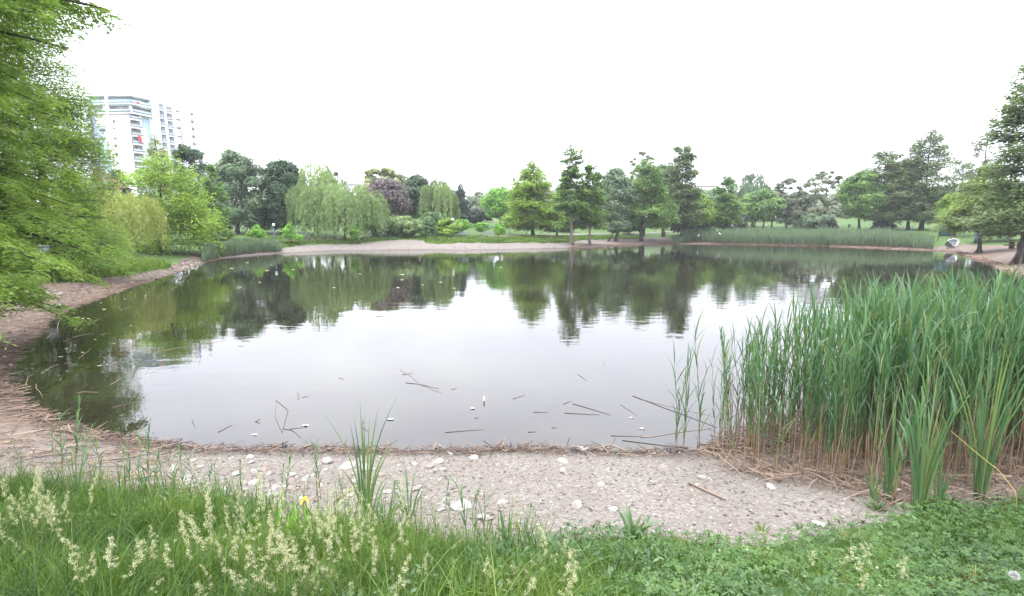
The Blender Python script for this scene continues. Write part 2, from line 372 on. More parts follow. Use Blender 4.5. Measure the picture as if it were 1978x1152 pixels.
def cr_broad(rng, z0, z1, Rr, ncl, nl, leaf, mb, base_r, prof=None, flat=.85, cs=(.25,.40), asp=1.0, hole=0.0, limbs=8):
    prof = prof or ([0,.25,.55,.85,1],[.45,.9,1,.7,.15])
    t = rng.uniform(0, 1, ncl)**.9; a = rng.uniform(0, 2*PI, ncl)
    rr = Rr*np.interp(t, *prof)*np.sqrt(rng.uniform(.06, 1, ncl))*.86
    C = np.stack([np.cos(a)*rr, np.sin(a)*rr*asp, z0+(z1-z0)*(.07+.86*t)], 1)
    cr = Rr*rng.uniform(*cs, ncl)*np.interp(t, [0,.7,1], [1,1,.7])
    cr = np.minimum(cr, (z1-z0)*.3)
    k = rng.integers(0, ncl, nl); u = rdir(nl, rng); r = rng.uniform(0, 1, nl)**.42
    loose = np.where(rng.uniform(0, 1, nl) < .25, rng.uniform(1.0, 1.6, nl), 1.0)
    p = C[k]+u*(cr[k]*r*loose)[:, None]*np.array([1, 1, flat])
    p[:, 2] = np.where(p[:, 2] > z1, 2*z1-p[:, 2], p[:, 2])
    ctr = np.array([0, 0, (z0+z1)/2]); nrm = unit(u+.35*unit(p-ctr)+rng.normal(0, .55, (nl, 3))+np.array([0, 0, .35]))
    d = unit(np.cross(nrm, rng.normal(size=(nl, 3)))); 
    V, Q = leaf_quads(p, d, nrm, leaf*rng.uniform(.6, 1.25, nl), leaf*rng.uniform(.4, .75, nl))
    cv = rng.uniform(0, 1, ncl)
    var = np.clip(.45*cv[k]+.55*rng.uniform(0, 1, nl), 0, 1)
    for q in rng.choice(ncl, min(limbs, ncl), False):
        h = max(.15*z1, min(C[q,2]-.6*np.hypot(C[q,0], C[q,1]), z1*.8)); h = min(h, C[q,2])
        limb(mb, (0, 0, h), C[q], base_r*.38*(1-.5*h/z1), rng, .06)
    return V, Q, np.repeat(var, 4)
def cr_cone(rng, z0, z1, Rr, nb, nl, leaf, mb, base_r, prof=None, thin=1.0, gap=0.0, droop=.12, limbs=True, spread=1.5):
    prof = prof or ([0,.12,.4,.75,1],[.75,1,.82,.45,.06])
    t = np.sort(rng.uniform(0, 1, nb)); 
    if gap: t = np.round(t*gap)/gap+rng.normal(0, .012, nb); t = np.clip(t, 0, 1)
    a = rng.uniform(0, 2*PI, nb); L = Rr*np.interp(t, *prof)*rng.uniform(.6, 1.12, nb)
    rise = np.interp(t, [0,.5,1], [.05,.22,.6])
    zz = z0+(z1-z0)*t
    w = L**1.6*np.interp(t, [0,.5,1], [1,1,thin]); k = rng.choice(nb, nl, p=w/w.sum()); q = rng.uniform(.12, 1, nl)**.75
    rad = L[k]*q; sw = (.05+.17*L[k]*(1-.45*q))*spread
    tang = np.stack([-np.sin(a[k]), np.cos(a[k])], 1); rdl = np.stack([np.cos(a[k]), np.sin(a[k])], 1)
    off = rng.normal(0, 1, nl)*sw
    p = np.zeros((nl, 3)); p[:, :2] = rdl*rad[:, None]+tang*off[:, None]
    p[:, 2] = zz[k]+rise[k]*rad-droop*rad*q-np.abs(off)*.25+rng.normal(0, .06+.06*L.mean(), nl)*spread
    d = np.concatenate([rdl*.8+tang*np.sign(off)[:, None]*.6, np.full((nl, 1), -.25)], 1)+rng.normal(0, .35, (nl, 3))
    nrm = unit(np.array([0, 0, 1.])+rng.normal(0, .5, (nl, 3)))
    V, Q = leaf_quads(p, d, nrm, leaf*rng.uniform(.7, 1.35, nl), leaf*rng.uniform(.35, .6, nl))
    var = np.clip(.4*rng.uniform(0, 1, nb)[k]+.35*rng.uniform(0, 1, nl)+.25*q, 0, 1)
    if limbs:
        for i in range(nb):
            if L[i] > .35:
                tt = np.linspace(0, .92, 5); r = L[i]*tt
                b = np.stack([np.cos(a[i])*r, np.sin(a[i])*r, zz[i]+rise[i]*r-droop*r*tt], 1)
                mb.tube(b, max(.012, base_r*.22*(1-.6*t[i]))*(1-.8*tt), 4, cap=False)
    return V, Q, np.repeat(var, 4)
def cr_willow(rng, z0, z1, Rr, ns, per, leaf, mb, base_r, asp=1.0, lobes=6):
    H = z1-z0; lc = np.stack([np.r_[0, Rr*.58*np.cos(np.arange(lobes-1)*2*PI/(lobes-1)+.5)], np.r_[0, Rr*.58*np.sin(np.arange(lobes-1)*2*PI/(lobes-1)+.5)], np.r_[z1-.12*H, z1-H*rng.uniform(.2, .5, lobes-1)]], 1)
    lr = Rr*rng.uniform(.38, .5, lobes)
    k = rng.integers(0, lobes, ns); a = rng.uniform(0, 2*PI, ns); e = rng.uniform(.1, 1, ns)
    st = lc[k]+np.stack([np.cos(a)*lr[k]*np.sqrt(1-e**2*.8), np.sin(a)*lr[k]*np.sqrt(1-e**2*.8)*asp, lr[k]*.75*e], 1)
    st[:, 2] = np.minimum(st[:, 2], z1)
    ln = rng.uniform(.35, 1.0, ns)*np.minimum(st[:, 2]-z0, H*.75)
    q = rng.uniform(0, 1, (ns, per)); 
    out = unit(np.concatenate([st[:, :2], np.zeros((ns, 1))], 1))
    p = st[:, None]+out[:, None]*(np.sin(np.minimum(q*2.4, PI/2))*.14*Rr)[..., None]+np.array([0, 0, -1.])*(ln[:, None]*q)[..., None]
    p[..., 2] += .05*Rr*np.sin(np.minimum(q*5, PI)) 
    p = (p+rng.normal(0, .05+.012*Rr, p.shape)).reshape(-1, 3); n = len(p)
    d = np.array([0, 0, -1.])+rng.normal(0, .33, (n, 3)); nrm = unit(np.repeat(out, per, 0)+rng.normal(0, .6, (n, 3)))
    V, Q = leaf_quads(p, d, nrm, leaf*rng.uniform(.8, 1.7, n), leaf*rng.uniform(.3, .5, n))
    var = np.clip(np.repeat(.45*rng.uniform(0, 1, lobes)[k]+.35*rng.uniform(0, 1, ns), per)+.2*rng.uniform(0, 1, n), 0, 1)
    for i in range(lobes): limb(mb, (0, 0, z0+.25*H), lc[i], base_r*.45, rng, .1)
    return V, Q, np.repeat(var, 4)
tree_seed = [100]
def tree(kind, cx, top, x0, x1, bot, Y, pal, label, name='tree', cat='tree', tr=None, bark='bark', nl=5000, leaf=None, tpx=None, group=None, roots=0, base=None, lean=None, **kw):
    """a tree or shrub standing at depth Y; the pixel extents give its real size there"""
    tree_seed[0] += 1; rng = np.random.default_rng(tree_seed[0])
    bx = at_y(tpx if tpx else cx, bot, Y)[0] if base is None else base[0]
    if base is not None: Y = base[1]
    zb = tz(bx, Y); zt = at_y(cx, top, Y)[2]; H = max(.6, zt-zb)
    Rr = (x1-x0)/2/F*Y*1.0
    z0 = np.clip(at_y(cx, bot, Y)[2]-zb, .0, H*.9)
    ox = at_y(cx, (top+bot)/2, Y)[0]-bx
    tr = tr or max(.05, .022*H)
    root = empty(name, (bx, Y, zb)); tag(root, label, cat, group, 'thing')
    mb = MB(); k = 7; t = np.linspace(0, 1, k)
    ln = ox if lean is None else lean
    zt_tr = H*(.97 if kind in ('cone', 'spruce') else .72)
    pts = np.stack([ln*(t**1.1)*(.9)+rng.normal(0, .012*H, k)*(t > 0)*(t < 1)*(.5 if kind in ('cone','spruce') else 1), rng.normal(0, .01*H, k)*(t > 0), -.15+t*(zt_tr+.15)], 1)
    trunk_into(mb, pts, tr, tr*(.12 if kind in ('cone', 'spruce') else .35), roots=roots, rng=rng)
    if leaf is None: leaf = .0034*Y
    leaf *= 1.4; nl = int(nl*(2.3 if kind != 'willow' else 1.5))
    mb2 = MB()
    if kind == 'broad': V, Q, A = cr_broad(rng, z0, H, Rr, int(1.6*kw.pop('ncl', 46)), nl, leaf, mb2, tr, **kw)
    elif kind == 'cone': V, Q, A = cr_cone(rng, z0, H, Rr, kw.pop('nb', 90), nl, leaf, mb2, tr, **kw)
    elif kind == 'spruce': V, Q, A = cr_cone(rng, z0, H, Rr, kw.pop('nb', 110), nl, leaf, mb2, tr, prof=([0,.1,.5,1],[.95,1,.58,.03]), droop=.42, gap=13, limbs=False)
    elif kind == 'willow': V, Q, A = cr_willow(rng, z0, H, Rr, kw.pop('ns', 420), max(8, nl//400), leaf, mb2, tr, **kw)
    def bendx(V):
        V = np.array(V, float); V[:, :2] *= fit; V[:, 0] += ln*np.clip(V[:, 2]/max(H*.75, .1), 0, 1); return V
    V = np.asarray(V); Rr *= 1.12 if kind == 'cone' else 1.06; q_ = np.percentile(np.hypot(V[:,0], V[:,1])*.5+np.maximum(np.abs(V[:,0]), np.abs(V[:,1]))*.5, 98); fit = np.clip(Rr*1.02/q_, .7, 1.8)
    if mb2.V: mb.add(bendx(np.concatenate(mb2.V)), np.concatenate(mb2.Q) if mb2.Q else None, np.concatenate(mb2.T) if mb2.T else None)
    mb.build('trunk', M[bark], root, True)
    me = np_mesh('crown', bendx(V), Q, A); me.materials.append(M['leaf_'+pal])
    link(bpy.data.objects.new('crown', me), root)
    return root
def bush(cx, top, x0, x1, bot, Y, pal, label, nl=2600, cat='bush', name='bush', **kw):
    return tree('broad', cx, top, x0, x1, bot, Y, pal, label, name, cat, tr=.06, nl=nl, ncl=kw.pop('ncl', 26), prof=([0,.4,.75,1],[.9,1,.8,.3]), cs=(.2,.36), limbs=5, **kw)
SP = dict(cs=(.10,.2), flat=.8)
TOPGAP = ([0,.1,.32,.5,.75,.93,1],[.85,1,.85,.62,.6,.42,.1])
# --- left bank, from the near corner outwards
tree('cone', 18, -140, -100, 122, 500, 27, 'tax_near', 'tall feathery tree with a grey trunk behind the drooping branches of the nearest cypress', nl=70000, leaf=.075, nb=260, tpx=106, cat='tree', lean=-1.2, tr=.26, prof=([0,.08,.3,.6,.85,1],[.85,1,1,.85,.6,.1]), spread=1.9)
tree('cone', 142, 318, 96, 184, 500, 33, 'tax', 'smaller yellow green feathery tree squeezed between the big cypress and the weeping tree', nl=7000, leaf=.13, nb=90, tpx=150, spread=1.8)
tree('willow', 222, 372, 158, 312, 486, 42, 'willowy', 'yellow green weeping tree with dry brown twigs in its top', nl=8500, leaf=.15, tpx=225, cat='tree', lobes=7)
tree('cone', 322, 302, 236, 408, 486, 50, 'tax', 'wide yellow green feathery tree with red brown trunk behind the grassy bank', nl=9500, leaf=.17, bark='bark_red', tpx=309, nb=120, prof=([0,.12,.4,.7,.9,1],[.85,1,.92,.66,.36,.12]))
tree('cone', 304, 255, 278, 330, 380, 64, 'pale', 'thin pale see-through tree rising in front of the apartment block', nl=1500, nb=60, tpx=304)
tree('broad', 230, 324, 208, 254, 440, 92, 'dark', 'small dark round treetop between the weeping tree and the apartment block', nl=3000)
tree('broad', 371, 274, 336, 404, 440, 92, 'dark', 'tall dark green tree at the right foot of the apartment block', nl=5500, prof=([0,.25,.55,.85,1],[.7,1,.9,.75,.3]))
tree('cone', 412, 316, 380, 444, 462, 68, 'taxmid', 'narrow mid green feathery tree beside the double white sign', nl=6000, nb=90, bark='bark_dark')
tree('broad', 459, 286, 408, 512, 462, 84, 'greygreen', 'broad grey green tree, tallest of the round crowns on the far bank', nl=9500, ncl=75, cs=(.22,.34), prof=([0,.25,.55,.8,1],[.85,1,.95,.7,.3]))
tree('broad', 547, 304, 500, 594, 462, 88, 'dark', 'very dark dense round tree beside the big weeping willow', nl=9500, ncl=70, cs=(.22,.34), prof=([0,.25,.55,.8,1],[.9,1,.95,.75,.35]))
tree('cone', 497, 436, 478, 512, 456, 71, 'bright', 'small spreading bright green sapling left of the blue lamp post', 'sapling', 'sapling', nl=700, nb=26, tr=.04, leaf=.2)
tree('cone', 562, 432, 545, 580, 460, 71, 'bright', 'small bright green sapling just right of the blue lamp post by the dark tree', 'sapling', 'sapling', nl=800, nb=26, tr=.04, leaf=.2)
tree('willow', 612, 316, 560, 668, 452, 86, 'willow', 'upper weeping willow with rounded pale crown against the dark tree', 'willow_tree', nl=8000, lobes=6)
tree('willow', 665, 360, 588, 738, 460, 80, 'willow', 'wide lower weeping willow hanging down to the far bank lawn', 'willow_tree', nl=10500, lobes=8, ns=420)
tree('broad', 641, 319, 624, 660, 420, 104, 'sparse', 'slim grey treetop sticking up behind the weeping willows', nl=900, ncl=16, **SP)
tree('broad', 738, 319, 690, 792, 430, 118, 'pale', 'pale yellowish airy tree behind the purple leaved tree', nl=5000, ncl=70, cs=(.10,.18))
tree('broad', 742, 344, 703, 786, 412, 100, 'purple', 'purple leaved tree with bare forked trunks', nl=2300, ncl=44, tpx=752, bark='bark', prof=([0,.3,.7,1],[.75,1,.8,.3]))
tree('broad', 803, 336, 770, 836, 440, 108, 'dark', 'dark blue green tree between the purple tree and a willow', nl=5500, ncl=50)
tree('willow', 848, 344, 814, 884, 448, 96, 'willow', 'narrow tall weeping willow left of the dark spruce', 'willow_tree', nl=6000, lobes=5)
tree('spruce', 890, 351, 870, 908, 418, 124, 'bluedark', 'dark pointed spruce rising behind the far lawn', 'spruce_tree', nl=2600)
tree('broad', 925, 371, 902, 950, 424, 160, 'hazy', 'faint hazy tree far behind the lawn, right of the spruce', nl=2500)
tree('broad', 966, 361, 936, 996, 424, 128, 'bright', 'bright fresh green round tree left of the bare branched tree', nl=4500)
bush(918, 404, 892, 944, 428, 132, 'bluedark', 'dark hedge-like bush at the top of the far lawn')
tree('broad', 993, 338, 982, 1006, 432, 122, 'sparse', 'bare branched tree with hardly a leaf behind the yellow green cone tree', nl=70, ncl=26, limbs=26, **SP)
# --- far bank bushes and saplings
bush(737, 428, 714, 762, 458, 86, 'dark', 'dark low bush under the purple tree')
bush(776, 418, 744, 806, 458, 87, 'willow', 'pale drooping bush above the eroded bank')
bush(800, 424, 782, 818, 458, 84, 'willow', 'rounded weeping bush just right of the eroded bank', nl=1800)
bush(838, 411, 800, 866, 456, 88, 'green', 'largest dense green bush on the far bank, left of the lamp')
bush(862, 422, 842, 886, 454, 87, 'tax', 'yellow green bush at the right end of the bush row')
bush(715, 404, 690, 745, 436, 104, 'pale', 'pale yellowish bush behind the bush row under the purple tree', nl=1600)
tree('broad', 688, 428, 675, 702, 462, 76, 'bright', 'small yellow green sapling on a thin stem in front of the wide willow', 'sapling', 'sapling', nl=600, ncl=14, tr=.035, leaf=.2, tpx=689)
tree('broad', 893, 424, 876, 910, 446, 90, 'bright', 'round bright sapling close to the far bank lamp', 'sapling', 'sapling', nl=900, ncl=16, tr=.04, leaf=.24)
tree('broad', 930, 430, 916, 946, 448, 90, 'bright', 'middle sapling of the three on the far lawn right of the lamp', 'sapling', 'sapling', nl=650, ncl=14, tr=.04, leaf=.24)
tree('broad', 964, 430, 952, 978, 456, 80, 'bright', 'slender sapling at the beach edge left of the yellow green cone tree', 'sapling', 'sapling', nl=550, ncl=14, tr=.035, leaf=.2)
bush(985, 418, 972, 1000, 440, 104, 'pale', 'pale bush behind the slender beach sapling', nl=900)
# --- the cypresses in the middle
tree('cone', 1030, 314, 976, 1072, 440, 94, 'tax', 'broad yellow green cone tree standing left of the tall rooted cypress', nl=9000, nb=120, prof=([0,.1,.35,.6,.85,1],[.75,1,.92,.66,.36,.12]), leaf=.3)
tree('broad', 1080, 366, 1060, 1098, 438, 100, 'pale', 'small pale tree with leaning stems between two cypresses', nl=2200, tpx=1076)
TALL = ([0,.08,.3,.48,.62,.8,.93,1],[.95,1.05,1,.8,.62,.6,.5,.15])
tree('cone', 1103, 284, 1074, 1132, 438, 82, 'taxmid', 'tall narrow cypress with splayed pale roots on the beach', 'cypress_tree', nl=4600, nb=95, prof=TALL, thin=.75, gap=19, spread=1.1, bark='bark_pale', roots=7, tr=.24, tpx=1105)
tree('cone', 1143, 321, 1118, 1174, 436, 84, 'taxmid', 'shorter cypress with spreading roots beside the tall rooted cypress', 'cypress_tree', nl=4800, nb=95, prof=TALL, gap=18, bark='bark_pale', roots=6, tr=.2, tpx=1140)
tree('broad', 1190, 323, 1160, 1224, 434, 98, 'greygreen', 'dense grey green tree between the shorter cypress and the wide cypress', nl=6000, ncl=55)
tree('broad', 1197, 424, 1178, 1216, 448, 97, 'greygreen', 'low crooked tree with a dark curved trunk by the far path', 'small_tree', nl=1300, ncl=18, tpx=1174, tr=.14, bark='bark_dark')
tree('cone', 1248, 314, 1204, 1306, 434, 102, 'taxmid', 'wide dense cypress with a thick grey trunk above the brown beach', 'cypress_tree', nl=9500, nb=125, tr=.32, tpx=1240, prof=([0,.1,.35,.6,.85,1],[.8,1,.92,.7,.42,.16]), leaf=.3)
tree('broad', 1242, 284, 1214, 1266, 400, 114, 'sparse', 'thin greyish treetop showing above the wide cypress', nl=900, ncl=36, cs=(.07,.15))
tree('broad', 1283, 310, 1258, 1308, 424, 114, 'greygreen', 'round grey green treetop between the wide cypress and the tallest thin cypress', nl=4200)
tree('cone', 1317, 285, 1284, 1350, 426, 105, 'taxgrey', 'tall thin topped cypress where the far reed belt begins', 'cypress_tree', nl=5600, nb=100, prof=([0,.1,.3,.45,.6,.8,.95,1],[.8,1,1,.75,.7,.6,.4,.12]), gap=19, thin=.8, tr=.24)
tree('broad', 1350, 374, 1322, 1376, 434, 106, 'tax', 'fresh yellow green tree right of the thin topped cypress', nl=3600)
bush(1335, 409, 1300, 1370, 444, 114, 'bluedark', 'dark blue green bush under the thin topped cypress', nl=3600)
tree('cone', 1402, 344, 1366, 1424, 434, 110, 'taxmid', 'mid green tree in front of the distant white building', nl=5600, nb=90, prof=([0,.15,.5,.8,1],[.9,1,.85,.6,.15]), leaf=.34)
bush(1412, 408, 1384, 1432, 443, 118, 'bluedark', 'dark bush with pale stems behind the person in white', nl=2600)
tree('willow', 1453, 337, 1416, 1494, 432, 138, 'greygreen', 'greyish weeping willow behind the row of small trees', 'willow_tree', nl=5500, lobes=6)
for i, (cx, tp, x0, x1, tp_, lb) in enumerate([(1440,382,1424,1462,1441,'dark stemmed small tree just beside the person in white'),(1466,364,1440,1494,1458,'tallest of the small lawn trees right of the person in white'),(1480,384,1464,1500,1474,'middle small lawn tree in front of the greyish willow'),(1496,378,1480,1516,1491,'last small lawn tree before the thin grey trees')]):
    tree('broad', cx, tp, x0, x1, 424, 120+i*1.5, 'taxmid', lb, 'small_tree', nl=2200, tpx=tp_, bark='bark_dark', tr=.2, ncl=26)
tree('broad', 1520, 340, 1484, 1552, 436, 128, 'sparse', 'thin grey tree with open layered branches, left one of its pair', nl=1100, ncl=44, tr=.2, cs=(.07,.14))
tree('broad', 1545, 366, 1518, 1578, 440, 124, 'sparse', 'lower grey green tree between the two open grey trees', nl=1800, ncl=50, cs=(.12,.22))
tree('broad', 1595, 325, 1552, 1648, 434, 126, 'sparse', 'tall open grey tree with wide gaps of sky in its crown', nl=1500, ncl=52, tr=.25, cs=(.06,.12))
bush(1576, 414, 1544, 1608, 444, 120, 'greygreen', 'rounded green bush under the tall open grey tree')
tree('spruce', 1603, 412, 1588, 1618, 446, 118, 'bluedark', 'small dark conifer right of the rounded bush', 'spruce_tree', nl=900)
tree('broad', 1662, 330, 1630, 1696, 424, 106, 'taxmid', 'tree on a short straight trunk left of the large grey green tree', nl=5200, tpx=1661, bark='bark_dark', tr=.28)
tree('cone', 1706, 294, 1668, 1748, 424, 108, 'taxgrey', 'large grey green tree above the small dark spruce', nl=7000, nb=100, prof=([0,.12,.4,.7,.9,1],[.85,1,.95,.75,.5,.2]), leaf=.34)
tree('cone', 1758, 305, 1726, 1796, 424, 106, 'taxmid', 'leaning tree with slanting dark trunk by the lawn', nl=4500, nb=80, tpx=1756, bark='bark_dark', tr=.28, prof=([0,.12,.4,.7,.9,1],[.85,1,.9,.65,.4,.2]), leaf=.32)
tree('cone', 1787, 256, 1740, 1834, 426, 104, 'taxgrey', 'tallest tree on the right far bank with open layered crown', nl=6600, nb=95, bark='bark_dark', tr=.34, tpx=1781, gap=17, prof=([0,.12,.4,.7,.9,1],[.9,1,.9,.68,.45,.12]), leaf=.32)
tree('spruce', 1707, 412, 1686, 1730, 446, 112, 'bluedark', 'small wide dark spruce on the lawn behind the reeds', 'spruce_tree', nl=1500)
tree('cone', 1855, 307, 1826, 1886, 420, 98, 'taxgrey', 'open airy tree behind the green notice board', nl=2600, nb=70, prof=TALL, leaf=.3, gap=14)
tree('broad', 1838, 372, 1816, 1866, 434, 84, 'tax', 'pale green tree on a brown trunk behind the white boat', 'small_tree', nl=2600, tpx=1845, bark='bark_red', tr=.22, roots=4, leaf=.24)
tree('broad', 1864, 415, 1852, 1880, 440, 82, 'green', 'very small round tree between the boat and the grey trunk', 'small_tree', nl=700, ncl=14, leaf=.24)
tree('cone', 1897, 256, 1866, 1928, 420, 84, 'sparse', 'tall brownish tree with thin open top above the yellow green crown', nl=2000, nb=70, prof=TALL, gap=14, leaf=.28)
tree('cone', 1908, 322, 1868, 1996, 440, 60, 'taxolive', 'yellow green spreading tree with tapering grey trunk on the right bank', nl=9500, nb=110, tpx=1897, roots=3, tr=.19, prof=([0,.15,.4,.7,1],[.9,1,.8,.5,.15]), leaf=.2)
tree('cone', 1990, 95, 1922, 2062, 462, 42, 'taxgrey', 'very tall grey green tree at the right edge with dark trunk', nl=9000, nb=130, tpx=1980, roots=5, tr=.34, bark='bark', leaf=.19, gap=24, thin=.8, prof=([0,.1,.25,.5,.8,1],[.9,1,.85,.75,.5,.15]))
bush(1948, 424, 1904, 1996, 452, 72, 'dark', 'dark hedge behind the grey trunk on the right bank', nl=4500, ncl=34)
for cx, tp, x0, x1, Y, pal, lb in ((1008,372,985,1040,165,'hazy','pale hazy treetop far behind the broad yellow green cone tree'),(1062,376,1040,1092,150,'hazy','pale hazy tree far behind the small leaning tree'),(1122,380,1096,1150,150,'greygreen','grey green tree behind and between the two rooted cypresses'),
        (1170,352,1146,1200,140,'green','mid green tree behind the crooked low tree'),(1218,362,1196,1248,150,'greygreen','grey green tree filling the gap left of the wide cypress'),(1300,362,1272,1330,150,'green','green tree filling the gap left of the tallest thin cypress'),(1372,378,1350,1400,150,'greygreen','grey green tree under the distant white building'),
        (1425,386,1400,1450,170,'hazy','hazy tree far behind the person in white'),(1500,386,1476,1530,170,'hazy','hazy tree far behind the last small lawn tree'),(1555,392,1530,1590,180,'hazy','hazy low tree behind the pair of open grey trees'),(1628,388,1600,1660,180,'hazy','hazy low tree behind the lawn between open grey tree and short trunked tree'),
        (775,350,742,815,140,'pale','pale tree filling the gap behind the purple tree'),(720,366,692,752,150,'greygreen','grey green tree behind the wide willow and the purple tree'),(525,372,500,560,120,'green','green tree showing between the broad grey green tree and the very dark one'),(440,392,415,475,120,'dark','dark tree low behind the narrow mid green feathery tree'),
        (270,382,240,320,95,'green','green tree behind the wide yellow green feathery tree'),(180,395,140,225,80,'green','green tree behind the yellow green weeping tree'),(872,368,848,908,140,'greygreen','grey green tree behind the narrow willow and the dark spruce'),
        (1720,352,1690,1760,150,'greygreen','grey green tree deep behind the large right trees'),(1812,362,1780,1850,140,'green','green tree behind the tallest right bank tree'),(1870,352,1840,1905,130,'greygreen','grey green tree behind the notice board and grey trunk'),(1940,352,1900,1985,110,'green','green tree filling the gap behind the right edge tree')):
    wide = 990 < cx < 1660; tree('broad', cx, tp-(14 if wide else 0), x0-(10 if wide else 0), x1+(10 if wide else 0), 438, Y, pal, lb, 'background_tree', 'tree', nl=3200, ncl=36, prof=([0,.3,.6,.85,1],[.95,1,.9,.65,.3]))
bush(1085, 428, 1058, 1112, 446, 118, 'dark', 'low dark bush on the lawn between the rooted cypresses and the yellow green cone tree')
bush(1215, 425, 1190, 1240, 446, 116, 'dark', 'low dark bush left of the wide cypress trunk')
# --- brown dry twigs on the weeping tree
def brown_top():
    rng = np.random.default_rng(5); Y = 42
    c = at_y(198, 380, Y); bx = c[0]; zb = tz(bx, Y); root = empty('dry_tree', (bx, Y, zb)); tag(root, 'dead brown treetop of dry bare twigs above the weeping tree', 'tree')
    mb = MB(); H = at_y(198, 322, Y)[2]-zb; mb.tube([(0,0,-.1),(.05,0,H*.5),(.0,0,H*.95)], [.13,.09,.02], 6)
    cr = MB()
    for i in range(260):
        t = rng.uniform(.38, 1); a = rng.uniform(0, 2*PI); L = 1.75*np.interp(t, [.38,.6,1], [.95,1,.2])*rng.uniform(.5, 1.1); q = np.linspace(0, 1, 4)
        cr.tube(np.stack([np.cos(a)*L*q, np.sin(a)*L*q, H*t+L*(.35*q-.75*q*q)], 1), .016*(1-.6*q), 3, cap=False)
    mb.build('trunk', M['bark_red'], root)
    cr.build('twigs', plain('dry_twigs', (.24,.17,.125), (.15,.10,.075), 5, .9, .1), root)
    V, Q, A = cr_broad(rng, H*.45, H, 1.7, 50, 1900, .11, MB(), .05, cs=(.12,.2), limbs=0)
    me = np_mesh('crown', V, Q, A); me.materials.append(M['leaf_tan']); link(bpy.data.objects.new('crown', me), root)
brown_top()
# --- big near tree at the left edge: every spray modelled finer
def big_tree():
    rng = np.random.default_rng(11); bx, by = -15.0, 11.6; zb = tz(bx, by)
    root = empty('cypress_tree', (bx, by, zb)); tag(root, 'big near feathery cypress filling the left edge with drooping green branches', 'tree')
    mb = MB(); H = 17
    mb.tube([(0,0,-.3),(0,0,.6),(.1,0,4),(.1,.1,9),(0,0,H)], [.55,.38,.3,.2,.03], 10)
    br = []
    def add(z, a, L, rise, droop): br.append((z, a, L, rise, droop))
    for i in range(400):
        t = rng.uniform(0, 1)**.95; z = .9+t*15.5; L = 5.0*np.interp(t, [0,.1,.25,.5,.62,.8,1], [.72,.84,.84,.82,.92,.75,.25])*rng.uniform(.62, 1.05)
        add(z, rng.uniform(-2.2, 1.3), L, rng.uniform(.12, .35), rng.uniform(.25, .45))
    for z, a, L in ((7.6,-.05,6.5),(8.2,.06,6.3),(7.2,-.12,6.0),(8.6,.0,6.8),(6.8,.0,5.6),(9.0,-.1,6.6),(9.4,.08,6.9),(7.9,.12,6.0)): add(z, a, L, .12, .2)
    for z, a, L in ((2.1,-.62,5.6),(1.7,-.75,5.3),(2.3,-.5,5.4),(1.6,-.38,5.0),(2.4,-.25,5.2),(2.9,-.15,5.4),(2.5,.05,5.2),(3.2,.15,5.5),(2.7,.3,5.2),(3.4,-.3,5.0)): add(z, a, L, .16, .36)
    Pc = []; Dc = []; Vc = []
    for z, a, L, rise, dr in br:
        q = np.linspace(0, 1, 7); r = L*q; ca, sa = math.cos(a), math.sin(a); wig = rng.normal(0, .04*L)*np.sin(q*3)
        pts = np.stack([ca*r-sa*wig, sa*r+ca*wig, z+rise*r-dr*r*q], 1)
        mb.tube(pts, max(.018, .011*L)*(1-.85*q)+.004, 5, cap=False)
        bc = rng.uniform(0, 1)
        for j in range(int(19*L/3)):
            tq = rng.uniform(.18, 1); o = np.array([np.interp(tq, q, pts[:, c]) for c in range(3)])
            sg = rng.choice([-1, 1]); sL = L*.33*(1.15-tq)+.30*rng.uniform(.6, 1.2); aa = a+sg*rng.uniform(.5, 1.1)
            sdn = np.array([math.cos(aa), math.sin(aa), rng.uniform(-.3, .12)])
            n = int(62*sL)+16; m_ = rng.uniform(0, 1, n)
            p = o+sdn*(sL*m_)[:, None]; p[:, 2] -= .30*sL*m_**2+np.abs(rng.normal(0, .05, n))
            sd2 = np.array([-sdn[1], sdn[0], 0]); s2 = rng.choice([-1, 1], n)
            p += sd2*(s2*rng.uniform(.01, .10, n))[:, None]+rng.normal(0, .045, (n, 3))
            Pc.append(p); Dc.append(sdn*.55+sd2*s2[:, None]*.8+np.array([0, 0, -.2])+rng.normal(0, .25, (n, 3)))
            Vc.append(np.clip(.35*bc+.3*rng.uniform(0, 1)+.2*rng.uniform(0, 1, n)+.2*tq, 0, 1))
    p = np.concatenate(Pc); d = np.concatenate(Dc); v = np.concatenate(Vc); n = len(p)
    V, Q = leaf_quads(p, d, unit(np.array([0, 0, 1.])+rng.normal(0, .8, (n, 3))), rng.uniform(.07, .17, n), rng.uniform(.022, .042, n))
    me = np_mesh('crown', V, Q, np.repeat(v, 4)); me.materials.append(M['leaf_tax_near']); link(bpy.data.objects.new('crown', me), root)
    mb.build('trunk', M['bark_dark'], root, True)
    print('big tree leaves', n)
big_tree()
# --- far wood closing the horizon
def far_wood():
    rng = np.random.default_rng(3); n = 30000
    u = rng.uniform(-1.35, 1.5, n); Y = rng.uniform(225, 285, n); x = u*Y
    hh = 3.5+2.2*wob(x, Y*.2, .06)+1.5*wob(x, x*0, .23, 2); z = terr(x, Y)+rng.uniform(0, 1, n)**.7*np.maximum(1.5, hh)
    p = np.stack([x, Y, z], 1); V, Q = leaf_quads(p, rdir(n, rng), rdir(n, rng), rng.uniform(.9, 1.9, n), rng.uniform(.8, 1.4, n))
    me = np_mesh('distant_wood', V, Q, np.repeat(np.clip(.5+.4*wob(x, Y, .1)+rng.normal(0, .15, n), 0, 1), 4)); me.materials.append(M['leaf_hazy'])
    tag(link(bpy.data.objects.new('distant_wood', me)), 'low hazy far-off wood closing the horizon behind the park lawns', 'wood', kind='stuff')
far_wood()
